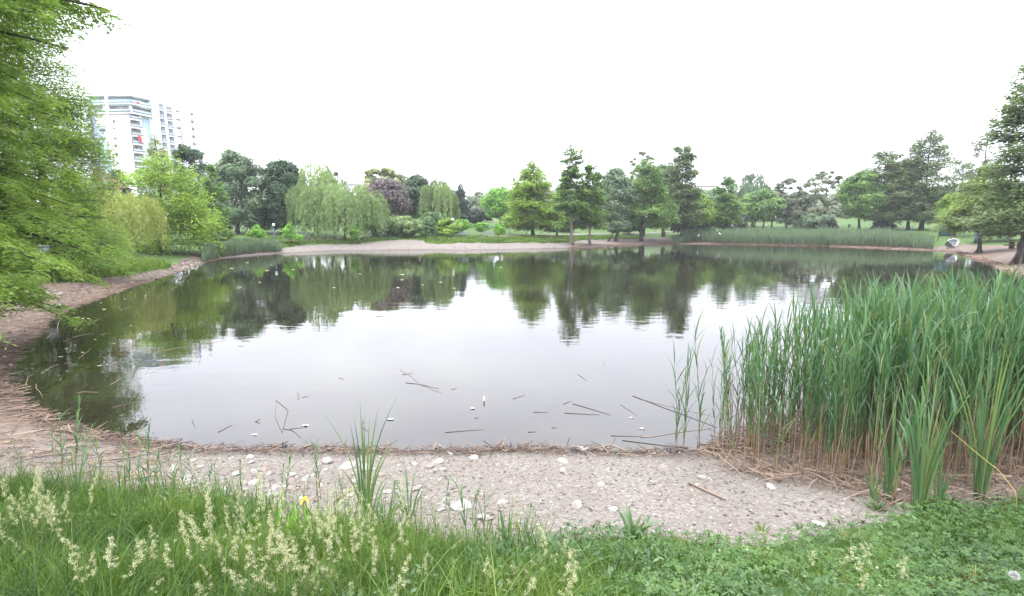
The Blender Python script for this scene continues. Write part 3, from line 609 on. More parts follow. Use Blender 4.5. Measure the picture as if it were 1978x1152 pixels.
# ------------------------------------------------------------------ apartment block
HB = 49.0
def building():
    A = at_z(163, 184, HB); B = at_z(250, 182.5, HB); E = at_z(376, 212, HB)
    cx, cy = B[0], B[1]
    root = empty('apartment_building', (cx, cy, 0)); tag(root, 'white high-rise apartment block with balconies and glass bands behind the left trees', 'building')
    o = np.array([cx, cy])
    pA = A[:2]-o; pE = E[:2]-o
    ef = pA/np.linalg.norm(pA); er = pE/np.linalg.norm(pE); Lf = np.linalg.norm(pA); Lr = np.linalg.norm(pE)
    nf = np.array([ef[1], -ef[0]]); nf = nf if nf[1] < 0 else -nf
    nr = np.array([er[1], -er[0]]); nr = nr if nr[0] > 0 else -nr
    def hit(zx, zy, e, n):                   # enlarged-photo coordinates -> (distance along the face, height)
        px, py = 150+zx/6.4, 170+zy/6.4
        d = ray(px, py); t = ((o @ n)-0)/(d[:2] @ n); p = d*t
        return (p[:2]-o) @ e, H_EYE+p[2]
    def slab(e, n, s0, s1, z0, z1, d0, d1, mat, name, parent=root, mb=None):
        c = np.array([e*s0+n*d0, e*s1+n*d0, e*s1+n*d1, e*s0+n*d1]); V = [(x, y, z) for z in (z0, z1) for x, y in c]
        own = mb is None; mb = mb or MB()
        mb.add(V, [(0,3,2,1),(4,5,6,7),(0,1,5,4),(1,2,6,5),(2,3,7,6),(3,0,4,7)])
        return mb.build(name, mat, parent) if own else mb
    white = plain('white_render', (.74,.74,.74), (.69,.70,.71), .4, .8, .2)
    glass = plain('pale_blue_glass', (.21,.31,.36), (.26,.36,.40), .6, .15, .6)
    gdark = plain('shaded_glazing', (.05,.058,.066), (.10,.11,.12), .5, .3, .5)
    niche = plain('niche_shade_and_pane', (.12,.125,.135), (.20,.20,.21), .35, .8, .2)  # grey imitates shade of recesses that are not cut in; also window panes
    rail = plain('balcony_glass', (.17,.21,.23), (.24,.28,.30), .8, .2, .5)
    violet = plain('violet_panel', (.20,.19,.36), (.24,.23,.40), .3, .6, .3)
    frame = plain('window_frame', (.5,.5,.5), None, 1, .6)
    # body: white prism
    back = -nf*16
    pts = [pA, np.zeros(2), pE, pE-nr*14, pA+back]
    V = [(x, y, z) for z in (0, HB-3.0) for x, y in pts]; n5 = len(pts); mb = MB()
    mb.add(V, [(i, (i+1) % n5, (i+1) % n5+n5, i+n5) for i in range(n5)], [(5,6,7),(5,7,8),(5,8,9)])
    mb.build('wall', white, root)
    # roof storey, set back, with a thin roof slab and a glass balustrade
    mb = MB(); slab(ef, nf, 1.0, Lf-.4, HB-3.0, HB-.45, -8, -1.4, None, '', mb=mb); slab(er, nr, 1.2, Lr*.34, HB-3.0, HB-.45, -9, -1.3, None, '', mb=mb); mb.build('roof_storey', glass, root)
    mb = MB(); slab(ef, nf, -.3, Lf, HB-.44, HB-.15, -9, .05, None, '', mb=mb); slab(er, nr, .1, Lr*.35, HB-.43, HB-.14, -9, .3, None, '', mb=mb); mb.build('roof', plain('roof_slab', (.6,.6,.6), None, 1), root)
    # two rounded-off top terraces
    for k in range(2):
        z = HB-3.0-k*3.1
        mb = MB(); slab(ef, nf, -.35, Lf+.2, z-.45, z+.02, .003, .55, None, '', mb=mb); slab(er, nr, 0, Lr*.37, z-.45, z+.025, .003, .9, None, '', mb=mb); mb.build('terrace_slab', white, root)
        mb = MB(); slab(ef, nf, -.3, Lf+.15, z+.03, z+1.1, .46, .52, None, '', mb=mb); slab(er, nr, 0, Lr*.36, z+.03, z+1.1, .8, .86, None, '', mb=mb); mb.build('balustrade', glass if k == 0 else rail, root)
    z = HB-6.1
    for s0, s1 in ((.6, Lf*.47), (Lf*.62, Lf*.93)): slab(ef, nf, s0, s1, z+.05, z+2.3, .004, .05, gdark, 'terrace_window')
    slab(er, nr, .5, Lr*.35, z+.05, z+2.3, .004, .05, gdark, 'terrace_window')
    s0 = hit(372, 200, ef, nf)[0]; slab(ef, nf, s0-.35, s0+.35, 0, HB-.45, .01, .62, white, 'pillar')
    # front face: violet pilaster, glass strip, single windows, balconies at the far left edge
    sv = hit(205, 400, ef, nf)[0]; slab(ef, nf, sv-.4, sv+.45, 0, HB-7.0, .005, .2, violet, 'pilaster')
    a, b = hit(245, 650, ef, nf)[0], hit(405, 650, ef, nf)[0]; zt = hit(300, 470, ef, nf)[1]
    st = slab(ef, nf, min(a,b), max(a,b), 0, zt, .005, .08, glass, 'glass_strip')
    for i in range(12):
        z = zt-i*3.05
        if z > 1: slab(ef, nf, min(a,b), max(a,b), z-.16, z-.05, .082, .12, frame, 'mullion', st)
    for x0, y0, x1, y1, m in ((272,500,344,536,gdark),(272,602,352,640,niche),(432,388,466,428,niche),(446,596,486,636,glass),(456,694,490,732,niche),(468,798,506,836,gdark),(478,904,516,940,glass),(428,284,466,300,glass),(274,290,330,306,glass),(436,488,472,504,glass),(340,904,380,940,niche)):
        s0, z1 = hit(x0, y0, ef, nf); s1, z0 = hit(x1, y1, ef, nf); s0, s1 = min(s0, s1), max(s0, s1)
        f = slab(ef, nf, s0-.1, s1+.1, z0-.1, z1+.1, .084, .13, frame, 'window'); slab(ef, nf, s0, s1, z0, z1, .131, .15, m, 'pane', f)
    sl0, sl1 = hit(190, 400, ef, nf)[0], Lf+.4
    for k in range(9):
        z = HB-9.2-3.08*k
        slab(ef, nf, sl0, sl1-.5, z+.1, z+2.4, .004, .04, niche, 'balcony_recess_shade')  # flat panel on the wall, its grey painted as recess shade
        f = slab(ef, nf, sl0, sl1, z-.35, z, .045, 1.0, white, 'balcony'); slab(ef, nf, sl0, sl1, z+.003, z+1.0, .93, .98, rail, 'balustrade', f)
    # right face
    def column(x0, x1, ytop, n, dy, proj, hh=2.2, last=None):
        for k in range(n):
            y = ytop+k*dy; sh = k*dy*.105
            s0, zt_ = hit(x0+sh, y, er, nr); s1, _ = hit(x1+sh, y, er, nr)
            slab(er, nr, s0+.12, s1-.12, zt_-2.35, zt_-.05, .004, .04, niche, 'balcony_recess_shade')
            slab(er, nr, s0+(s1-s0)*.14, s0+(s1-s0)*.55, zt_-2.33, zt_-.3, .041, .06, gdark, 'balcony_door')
            f = slab(er, nr, s0, s1, zt_-2.75, zt_-2.4, .045, proj, white, 'balcony'); slab(er, nr, s0+.02, s1-.02, zt_-2.397, zt_-1.45, proj-.07, proj-.02, rail, 'balustrade', f)
    column(628, 762, 290, 11, 103, .8)
    a, b = hit(786, 330, er, nr)[0], hit(882, 330, er, nr)[0]; slab(er, nr, a, b, 0, HB-6.6, .005, .12, glass, 'glass_strip')
    a, b = hit(892, 200, er, nr)[0], hit(980, 200, er, nr)[0]; zt = hit(930, 118, er, nr)[1]; slab(er, nr, a, b, 0, zt, -4, .9, plain('pale_stair_tower', (.38,.46,.50), (.44,.51,.54), .3, .5), 'stair_tower')
    column(988, 1058, 180, 10, 98, .35); column(1084, 1158, 214, 10, 97, .35)
    a = hit(1250, 300, er, nr)[0]; b = hit(1272, 300, er, nr)[0]; zt = hit(1260, 208, er, nr)[1]; slab(er, nr, a, b, 0, zt, .005, .25, violet, 'pilaster')
    for k in range(9): slab(er, nr, a-1.4, a-.02, zt-3-3.1*k, zt-2.2-3.1*k, .005, .06, niche, 'window')
    for k in range(7):
        s0, z1 = hit(1384+k*8, 292+k*92, er, nr); s1, z0 = hit(1434+k*8, 350+k*92, er, nr)
        f = slab(er, nr, s0, s1, z0, z1, .005, .07, frame, 'window'); slab(er, nr, s0+.25, s1-.25, z0+.2, z1-.2, .071, .09, niche, 'pane', f)
    for k in range(8):
        z = hit(1440, 480, er, nr)[1]-3.05*k
        f = slab(er, nr, Lr-.02, Lr+4.2, z-.3, z, -5, -.3, white, 'balcony'); slab(er, nr, Lr-.0, Lr+.9, z-2.6, z-.303, -4.5, -.9, niche, 'balcony_recess_shade', f)
    # red cloths hung over two railings
    red = plain('red_cloth', (.55,.03,.05), (.62,.06,.08), 2, .8)
    for (x0, y0, x1, y1, lb) in ((724, 585, 770, 682, 'long red cloth hanging over a middle balcony of the apartment block'), (698, 172, 740, 205, 'short red cloth over the upper terrace edge of the apartment block')):
        s0, z1 = hit(x0, y0, er, nr); s1, z0 = hit(x1, y1, er, nr)
        t = np.linspace(0, 1, 9); V = []; 
        for q in t:
            for ss in np.linspace(s0, s1, 6):
                p = er*(ss+.55*(q-.5)*(1 if y1-y0 > 60 else 0))+nr*(1.02+.08*math.sin(ss*9+q*5)); V.append((cx+p[0], cy+p[1], z1+(z0-z1)*q))
        Q = [(i*6+j, i*6+j+1, i*6+j+7, i*6+j+6) for i in range(8) for j in range(5)]
        mb = MB(); mb.add(V, Q); o_ = mb.build('red_cloth', red, None, True); md = o_.modifiers.new('thick', 'SOLIDIFY'); md.thickness = .03; tag(o_, lb, 'cloth')
building()
def far_block(x0, x1, top, Y, label, floors):
    a = at_y(x0, top, Y); b = at_y(x1, top, Y); c = (a+b)/2; zb = tz(c[0], Y); H = a[2]-zb
    root = empty('distant_building', (c[0], Y, zb)); tag(root, label, 'building')
    w = b[0]-a[0]; m = MB(); m.box((0, 5, H/2-.5), (w, 10, H+1)); m.build('wall', plain('far_render', (.55,.56,.57), (.5,.5,.52), .3, .8), root)
    m = MB(); m.box((0, 5, H+.15), (w+.8, 10.8, .3)); m.build('roof', plain('far_roof', (.30,.30,.31), None, 1), root)
    g = plain('far_windows', (.20,.22,.24), (.28,.29,.31), .5, .3)
    for k in range(floors):
        m = MB(); z = H-1.9-k*3.2
        for i in range(5): m.box((-w*.4+w*.2*i, -.03, z), (w*.14, .06, 1.4))
        m.build('window_band', g, root)
far_block(1352, 1386, 360, 265, 'white flat roofed building far behind the mid green trees', 4)
far_block(672, 706, 357, 235, 'low grey roofed building peeping above the weeping willows', 2)
# ------------------------------------------------------------------ park furniture
steel = plain('painted_steel_blue', (.03,.06,.15), (.04,.075,.19), 4, .5); whitep = plain('white_paint', (.72,.73,.72), (.62,.63,.62), 5, .5); green_p = plain('green_paint', (.035,.075,.06), (.05,.10,.08), 5, .6)
greyp = plain('weathered_grey', (.20,.22,.22), (.13,.145,.145), 8, .8); darkp = plain('dark_metal', (.03,.032,.035), (.05,.05,.05), 8, .6); wood = plain('old_wood', (.14,.095,.065), (.08,.055,.04), 6, .85, .1, .3, stretch=(1,1,6))
globe, gnt, gout = mat_new('white_lamp_globe'); gp = N(gnt, 'ShaderNodeBsdfPrincipled'); gp.inputs['Base Color'].default_value = (.8,.8,.78,1); gp.inputs['Roughness'].default_value = .3; gnt.links.new(gp.outputs[0], gout.inputs[0])
def uv(mb, c, r, n=10, m=7, sz=1.0):
    th = np.linspace(0, PI, m); V = [(c[0]+r*math.sin(a)*math.cos(b), c[1]+r*math.sin(a)*math.sin(b), c[2]+r*sz*math.cos(a)) for a in th for b in np.arange(n)*2*PI/n]
    return mb.add(V, [(i*n+j, (i+1)*n+j, (i+1)*n+(j+1) % n, i*n+(j+1) % n) for i in range(m-1) for j in range(n)])
def lamp(px, py0, py1, Y, label):
    a = at_y(px, py1, Y); zb = tz(a[0], Y); H = at_y(px, py0, Y)[2]-zb
    root = empty('street_lamp', (a[0], Y, zb)); tag(root, label, 'lamp', 'lamp posts on the far bank')
    m = MB(); m.tube([(0,0,-.2),(0,0,.1),(0,0,.5),(0,0,.55),(0,0,H-.45)], [.11,.11,.10,.065,.055], 8); m.build('post', steel, root)
    m = MB(); m.tube([(0,0,H-.45),(0,0,H-.36),(0,0,H-.3)], [.06,.13,.13], 8); m.build('collar', darkp, root)
    m = MB(); uv(m, (0,0,H-.12), .21); m.build('globe', globe, root, True)
lamp(530, 433, 461, 76, 'blue lamp post with white globe in front of the very dark tree')
lamp(875, 423, 455, 86, 'blue lamp post with white globe beside the round bright sapling')
lamp(714, 428, 456, 90, 'lamp post half hidden by bushes under the purple tree')
def sign():
    g = ground(388, 489); Y = g[1]; root = empty('double_sign', tuple(g)); tag(root, 'two small white plates on a pale post at the bend of the left shore', 'sign')
    H = at_y(384, 457, Y)[2]-g[2]
    m = MB(); m.tube([(0,0,-.2),(-.03,0,H*.5),(-.12,0,H)], .045, 6); m.build('post', plain('pale_post', (.5,.48,.45), None, 4), root)
    for s in (-1, 1):
        m = MB(); m.box((-.14+s*.135, -.06, H-.12), (.22, .02, .36)); p = m.build('plate', whitep, root)
sign()
def board():
    Y = 79; c = at_y(1826, 446, Y); zb = tz(c[0], Y); root = empty('notice_board', (c[0], Y, zb), -.35); tag(root, 'dark green notice board on posts behind the white boat', 'notice board')
    z0, z1 = at_y(1826, 456, Y)[2]-zb, at_y(1826, 436, Y)[2]-zb; w = 1.5
    for s in (-1, 1): m = MB(); m.box((s*(w/2+.05), 0, z1/2), (.09, .09, z1+.1)); m.build('post', green_p, root)
    m = MB(); m.box((0, 0, (z0+z1)/2), (w, .05, z1-z0)); m.build('panel', plain('dark_green_panel', (.012,.045,.04), (.02,.06,.055), 2, .4), root)
    m = MB(); m.box((0, 0, z1+.04), (w+.3, .12, .07)); m.build('top_rail', green_p, root)
    pl = plain('faded_print', (.05,.12,.11), (.035,.09,.085), 9, .5)
    for k in range(4): m = MB(); m.box((0, -.032, z0+(z1-z0)*(.2+.2*k)), (w*.78, .008, .11)); m.build('notice_sheet', pl, root)
board()
def bench(px, py, label, rz, sc=1.0):
    g = ground(px, py); root = empty('park_bench', tuple(g), rz); tag(root, label, 'bench', 'grey benches along the far path')
    m = MB(); 
    for k in range(4): m.box((0, -.2+.12*k, .45), (2.0, .095, .045))
    m.build('seat', greyp, root)
    m = MB()
    for k in range(3): m.box((0, .27+.03*k, .6+.13*k), (2.0, .04, .1))
    m.build('backrest', greyp, root)
    for s in (-.8, .8):
        m = MB(); m.box((s, -.16, .21), (.07, .07, .43)); m.box((s, .22, .43), (.07, .07, .86)); m.box((s, .03, .4), (.068, .32, .05)); m.build('leg', greyp, root)
bench(586, 465, 'long grey bench on the lawn below the weeping willows', .1); bench(893, 459, 'grey bench by the path just right of the far lamp', -.05); bench(944, 458, 'grey bench by the path between two bright saplings', -.05)
def bin_(px, py, label, Y=None):
    g = ground(px, py) if Y is None else np.array([at_y(px, py, Y)[0], Y, 0]); g[2] = tz(g[0], g[1])
    root = empty('litter_bin', tuple(g)); tag(root, label, 'litter bin')
    m = MB(); m.tube([(0,0,-.1),(0,0,.35)], .04, 6); m.build('post', darkp, root)
    m = MB(); m.tube([(0,0,.35),(0,0,.42),(0,0,1.0),(0,0,1.04)], [.2,.22,.26,.27], 10); m.build('container', darkp, root)
    m = MB(); m.tube([(0,0,1.045),(0,0,1.1)], [.275,.2], 10); m.build('rim', greyp, root)
bin_(1062, 450, 'dark litter bin on the lawn left of the tall rooted cypress'); bin_(1224, 447, 'dark litter bin left of the wide cypress trunk'); bin_(1640, 443, 'dark litter bin at the lawn edge behind the reed belt')
def box_cabinet():
    Y = 74; c = at_y(1891, 446, Y); zb = tz(c[0], Y); root = empty('utility_box', (c[0], Y, zb)); tag(root, 'grey blue box standing behind the tapering grey trunk', 'box')
    m = MB(); m.box((0, 0, .6), (.75, .5, 1.3)); m.build('cabinet', plain('box_paint', (.07,.085,.095), (.05,.065,.07), 3), root); m = MB(); m.box((0, 0, 1.29), (.85, .6, .08)); m.build('lid', greyp, root)
    m = MB(); m.box((.15, -.265, .7), (.3, .03, .5)); m.build('door', greyp, root)
box_cabinet()
def pale_box():
    Y = 25; c = at_y(84, 487, Y); zb = tz(c[0], Y); root = empty('litter_bin', (c[0], Y, zb), .5); tag(root, 'pale grey litter bin half hidden by the feathery branches on the left', 'litter bin')
    H = c[2]-zb
    for s in (-.2, .2): m = MB(); m.box((s, 0, max(.1, (H-.15)/2)), (.05, .05, max(.2, H-.15))); m.build('leg', darkp, root)
    m = MB(); m.box((0, 0, H+.05), (.4, .3, .38)); m.build('container', greyp, root); m = MB(); m.box((0, 0, H+.28), (.46, .36, .07)); m.build('lid', greyp, root)
pale_box()
def bench_right():
    Y = 60; c = at_y(1966, 446, Y); zb = tz(c[0], Y); root = empty('picnic_table', (c[0], Y, zb), .3); tag(root, 'brown wooden picnic table by the dark hedge at the right edge', 'table')
    m = MB()
    for k in range(5): m.box((0, -.3+.15*k, .74), (1.9, .14, .05))
    m.build('tabletop', wood, root)
    for s in (-1, 1):
        m = MB(); m.box((0, s*.72, .44), (1.9, .26, .05)); m.build('seat', wood, root)
        m = MB(); m.box((s*.7, 0, .36), (.09, .5, .72)); m.box((s*.7, 0, .38), (.085, 1.4, .08)); m.build('leg', wood, root)
bench_right()
def low_rail():
    for n_, (pts, lb) in enumerate((([(196,493),(214,492),(232,491),(250,490)], 'dark low railing glimpsed under the weeping tree on the left bank'), ([(1690,444),(1708,444.5),(1726,445),(1744,445.5),(1762,446)], 'thin low railing along the lawn under the large right trees'))):
        g = [ground(x, y) for x, y in pts]; root = empty('railing', tuple(g[0])); tag(root, lb, 'railing'); g0 = g[0]
        m = MB(); m.tube([p-g0+np.array([0,0,.75]) for p in g], .035, 5); m.tube([p-g0+np.array([0,0,.4]) for p in g], .025, 5); m.build('rail', darkp, root)
        for p in g: q = p-g0; m = MB(); m.tube([q-np.array([0,0,.1]), q+np.array([0,0,.82])], .04, 6); m.build('post', darkp, root)
low_rail()
# ------------------------------------------------------------------ boat
def boat():
    g = ground(1834, 479); root = empty('rowing_boat', (g[0], g[1], g[2]+.42)); tag(root, 'small white rowing boat pulled up tilted on the right shore', 'boat')
    L, Bm, D = 2.5, 1.1, .5; n = 13
    t = np.linspace(0, 1, n); hb = Bm/2*np.interp(t, [0,.15,.45,.75,.92,1], [.74,.88,1,.82,.42,.04]); sheer = D+.16*(2*t-.9)**2; keel = .16*np.clip((t-.7)/.3, 0, 1)**2
    def sec(i, k, inset):
        a = np.linspace(-1, 1, 9); x = (t[i]-.5)*(L-2*inset); y = np.sign(a)*np.abs(np.sin(a*PI/2))**.75*(hb[i]-min(inset, hb[i]*.8)); z = keel[i]+inset+(sheer[i]-keel[i]-inset)*np.abs(a)**2.3
        return np.stack([np.full(9, x), y, z], 1)
    O = np.concatenate([sec(i, 0, 0) for i in range(n)]); I = np.concatenate([sec(i, 0, .035) for i in range(n)])
    q = [(i*9+j, i*9+j+1, (i+1)*9+j+1, (i+1)*9+j) for i in range(n-1) for j in range(8)]
    rim = [(i*9+e, (i+1)*9+e, (i+1)*9+e+n*9, i*9+e+n*9) for i in range(n-1) for e in (0, 8)]
    m = MB(); m.add(O, [f[::-1] for f in q]); 
    tr = [(j, j+1, 4) for j in range(8)]; m.add(O[:9], None, [(8, j, j+1) for j in range(7)])
    parts = [m.build('hull', plain('dark_hull', (.035,.035,.045), (.06,.06,.07), 4, .5), root, True)]
    m = MB(); m.add(I, q); m.add(I[:9]+np.array([.004,0,0]), None, [(8, j+1, j) for j in range(7)]); parts.append(m.build('inner_shell', plain('boat_inside', (.30,.31,.32), (.24,.25,.26), 3), root, True))
    m = MB(); m.add(np.concatenate([O, I]), rim)
    for e in (0, 8): m.tube(O[e::9]+np.array([0,0,.012]), .03, 6)
    parts.append(m.build('gunwale', whitep, root, True))
    for tt, nm in ((.22,'thwart'),(.55,'thwart'),(.8,'thwart')):
        i = int(tt*(n-1)); m = MB(); m.box(((t[i]-.5)*L, 0, .33), (.24, hb[i]*1.72, .035)); parts.append(m.build(nm, plain('thwart_white', (.14,.15,.15), (.10,.11,.11), 3), root))
    root.rotation_euler = (math.radians(46), math.radians(-9), math.radians(32))
    m = MB(); m.tube([(0,0,-.15),(.0,0,.25)], .05, 6); o = m.build('mooring_post', wood); gp_ = ground(1830, 483); o.location = gp_; tag(o, 'short dark mooring post right under the white boat', 'post')
boat()
# ------------------------------------------------------------------ person and birds on the far side
def person():
    Y = 123.5; c = at_y(1444, 436, Y); o_ = (c[0], Y, tz(c[0], Y))
    J = [(0,0,.98),(0,0,1.22),(0,0,1.42),(0,0,1.52),(0,0,1.62),(0,-.02,1.74),   # spine to crown
         (-.19,0,1.40),(-.25,.03,1.13),(-.22,-.12,.92),(.19,0,1.40),(.25,.05,1.13),(.23,-.05,.90),
         (-.10,0,.93),(-.12,-.12,.50),(-.13,.02,.09),(-.13,-.14,.04),(.10,0,.93),(.12,.10,.50),(.13,.26,.12),(.13,.14,.05)]
    rad = [.15,.145,.15,.055,.10,.085,.065,.05,.035,.065,.05,.035,.095,.07,.045,.04,.095,.07,.045,.04]
    Ed = [(0,1),(1,2),(2,3),(3,4),(4,5),(2,6),(6,7),(7,8),(2,9),(9,10),(10,11),(0,12),(12,13),(13,14),(14,15),(0,16),(16,17),(17,18),(18,19)]
    me = bpy.data.meshes.new('person'); me.from_pydata(J, Ed, []); o = bpy.data.objects.new('person', me); link(o); o.location = o_
    o.modifiers.new('skin', 'SKIN'); o.modifiers.new('sub', 'SUBSURF').render_levels = 1
    for v, r in zip(me.skin_vertices[0].data, rad): v.radius = (r, r*.8)
    me.skin_vertices[0].data[0].use_root = True
    m, nt, out = mat_new('person_clothes'); p = N(nt, 'ShaderNodeBsdfPrincipled'); p.inputs['Roughness'].default_value = .85
    sp = N(nt, 'ShaderNodeSeparateXYZ'); nt.links.new(objc(nt), sp.inputs[0])
    mr = N(nt, 'ShaderNodeMapRange'); mr.inputs['From Max'].default_value = 1.8; nt.links.new(sp.outputs[2], mr.inputs[0])
    r = N(nt, 'ShaderNodeValToRGB'); r.color_ramp.interpolation = 'CONSTANT'; e = r.color_ramp.elements
    for q in range(2): e.new(.5)
    for el, (a, b) in zip(e, [(0,(.02,.022,.03,1)),(.56,(.75,.75,.75,1)),(.84,(.40,.25,.19,1)),(.93,(.03,.02,.015,1))]): el.position = a; el.color = b
    nt.links.new(mr.outputs[0], r.inputs[0]); nt.links.new(r.outputs[0], p.inputs['Base Color']); nt.links.new(p.outputs[0], out.inputs[0]); me.materials.append(m)
    tag(o, 'person in a white top and dark trousers walking behind the far reeds', 'person')
person()
def birds():
    mt = plain('white_plumage', (.8,.8,.8), (.7,.7,.7), 3, .8)
    spec = [(1390,452,97,1.0,'largest white bird flying low over the reeds right of the thin cypress'),(1349,456,97,.8,'white bird flying low at the left end of the far reed belt'),(1385,446,99,.55,'smaller white bird just above the largest white bird'),(1414,436,105,.9,'white bird passing in front of the dark bush beside the person'),(1480,435,110,.8,'white bird over the lawn between the small lawn trees'),(1498,420,112,.75,'white bird flying under the thin grey trees crowns')]
    for px, py, Y, sc, lb in spec:
        c = at_y(px, py, Y); m = MB()
        k = 7; x = np.linspace(-.24, .24, k); m.tube(np.stack([x, 0*x, .02*np.sin(x*6)], 1), np.array([.015,.05,.085,.09,.075,.055,.015]), 8)
        for s in (-1, 1):
            sp = [(0.10,s*.06,.04),(.0-.08,s*.06,.03),(.06,s*.30,.20),(-.10,s*.30,.17),(-.02,s*.62,.23),(-.10,s*.60,.215)]
            m.add(sp, [(0,1,3,2),(2,3,5,4)])
        m.add([(-.22,0,.0),(-.36,.07,0),(-.36,-.07,0)], None, [(0,1,2)])
        o = m.build('white_bird', mt, None, True); o.location = c; o.scale = (sc*.85,)*3; o.rotation_euler = (.5, -.3, 1.0+px % 3); o.modifiers.new('thick', 'SOLIDIFY').thickness = .02
        tag(o, lb, 'bird', 'white birds over the far reeds')
birds()
# ------------------------------------------------------------------ reed beds on the far shore, bank grass
M['reed_far'] = leafmat('far_reed_blades', (.14,.085,.06), (.085,.13,.07), (.115,.17,.095), trans=.25)
M['reed'] = leafmat('reed_leaves', (.03,.083,.042), (.070,.148,.062), (.16,.21,.075), trans=.35, rough=.45, spec=.35)
M['stem'] = varmat('reed_stem', (.24,.155,.09), (.16,.15,.065), (.075,.14,.04))
M['grass'] = leafmat('grass_blades', (.024,.055,.011), (.088,.155,.022), (.19,.24,.06), trans=.4, rough=.5)
M['grass_dry'] = leafmat('pale_grass_blades', (.07,.11,.03), (.13,.16,.05), (.25,.22,.10), trans=.3)
M['clover'] = leafmat('clover_leaves', (.02,.05,.010), (.056,.12,.022), (.125,.195,.05), trans=.25, rough=.5, spec=.3)
M['weed'] = leafmat('weed_leaves', (.035,.08,.03), (.08,.14,.055), (.15,.20,.11), trans=.25)
M['seed'] = leafmat('seed_heads', (.25,.265,.14), (.39,.39,.24), (.54,.52,.36), trans=.25, rough=.8)
M['straw'] = varmat('straw', (.035,.026,.022), (.125,.085,.062), (.27,.205,.15), .9)
def far_reeds(label, pts_px, depth, hgt, n, seed, wd):
    rng = np.random.default_rng(seed); g = np.array([at_z(x, y)[:2] for x, y in pts_px]); t = rng.uniform(0, 1, n)
    seg = np.r_[0, np.cumsum(np.hypot(*np.diff(g, axis=0).T))]; q = t*seg[-1]
    x = np.interp(q, seg, g[:,0]); y = np.interp(q, seg, g[:,1]); rad = unit(np.stack([x, y], 1)); off = rng.uniform(-.3 if hgt > 2 else 1.2, depth, n); x = x+rad[:,0]*off; y = y+rad[:,1]*off
    end = np.interp(t, [0, .04, .12, .9, 1], [.45, .6, 1, 1, .6]); h = hgt*end*(rng.uniform(.62, 1.05, n)+.16*wob(x, y, .5)+.12*wob(x, y, 1.9, 4))
    base = np.stack([x, y, np.maximum(terr(x, y), -.1)], 1); a = rng.uniform(0, 2*PI, n)
    V, Q = blade_strips(base, h, wd*rng.uniform(.7, 1.3, n), np.stack([np.cos(a), np.sin(a)], 1), rng.uniform(.05, .3, n), 3, rng=rng, prof=[.35,.75,1.0,.05])
    tt = np.tile(np.array([0,0,.42,.42,.75,.75,1,1]), n); var = np.clip(np.where(tt < .3, .05, .45)+.5*np.repeat(rng.uniform(0, 1, n), 8)*(tt > .3)+.1*tt, 0, 1)
    me = np_mesh('reed_belt', V, Q, var); me.materials.append(M['reed_far']); tag(link(bpy.data.objects.new('reed_belt', me)), label, 'reeds', kind='stuff')
far_reeds('long belt of blue green reeds with brown feet along the right far shore', [(1300,471),(1340,470),(1400,472),(1500,474),(1600,476),(1700,479),(1802,483)], 8.5, 2.35, 15000, 21, .10)
far_reeds('short belt of blue green reeds on the far left shore beside the double sign', [(392,510),(425,501),(460,497),(500,493),(545,490)], 5.0, 1.55, 5200, 22, .07)
def bank_grass():
    rng = np.random.default_rng(31); V_ = []; Q_ = []; A_ = []; off = 0
    def strip(pxs, d0, d1, n, h, w, lo=.2):
        g = np.array([at_z(x, y)[:2] for x, y in pxs]); seg = np.r_[0, np.cumsum(np.hypot(*np.diff(g, axis=0).T))]; q = rng.uniform(0, seg[-1], n)
        x = np.interp(q, seg, g[:,0]); y = np.interp(q, seg, g[:,1]); tn = np.stack([np.interp(q, seg, np.gradient(g[:,0], seg)), np.interp(q, seg, np.gradient(g[:,1], seg))], 1); nr = unit(np.stack([-tn[:,1], tn[:,0]], 1))
        o = rng.uniform(d0, d1, n); xx = x+nr[:,0]*o; yy = y+nr[:,1]*o; s = sdist(np.stack([xx, yy], 1)); xx = np.where(s < 0, x-nr[:,0]*o, xx); yy = np.where(s < 0, y-nr[:,1]*o, yy)
        z, s, d = terr0(xx, yy); m = masks(xx, yy, s, d)[0] > .55; xx, yy, z = xx[m], yy[m], z[m]; k = len(xx); a = rng.uniform(0, 2*PI, k); hh = h*rng.uniform(.5, 1.1, k)*(1+.3*wob(xx, yy, .6))
        V, Q = blade_strips(np.stack([xx, yy, z-.02], 1), hh, w*rng.uniform(.6, 1.3, k), np.stack([np.cos(a), np.sin(a)], 1), rng.uniform(.15, .7, k), 3, rng=rng)
        return V, Q, np.repeat(np.clip(lo+.3*wob(xx, yy, .8)+.5*rng.uniform(0, 1, k), 0, 1), 8)
    for args in (([(20,700),(45,672),(75,642),(100,616),(112,606),(140,594),(180,580),(220,566),(260,552),(310,538),(345,528),(372,519)], 1.0, 10, 26000, .62, .05, .35),
                 ([(545,490),(640,485),(800,483),(1000,482),(1100,480),(1200,474),(1300,471)], 3.5, 13, 26000, .42, .09, .3), ([(1846,486),(1870,492),(1900,503),(1930,512),(1978,533)], 4, 16, 14000, .5, .06, .3)):
        V, Q, A = strip(*args); V_.append(V); Q_.append(Q+off); A_.append(A); off += len(V)
    me = np_mesh('bank_grass', np.concatenate(V_), np.concatenate(Q_), np.concatenate(A_)); me.materials.append(M['grass']); tag(link(bpy.data.objects.new('bank_grass', me)), 'long grass covering the far and left banks behind the bare beach', 'grass', kind='stuff')
bank_grass()
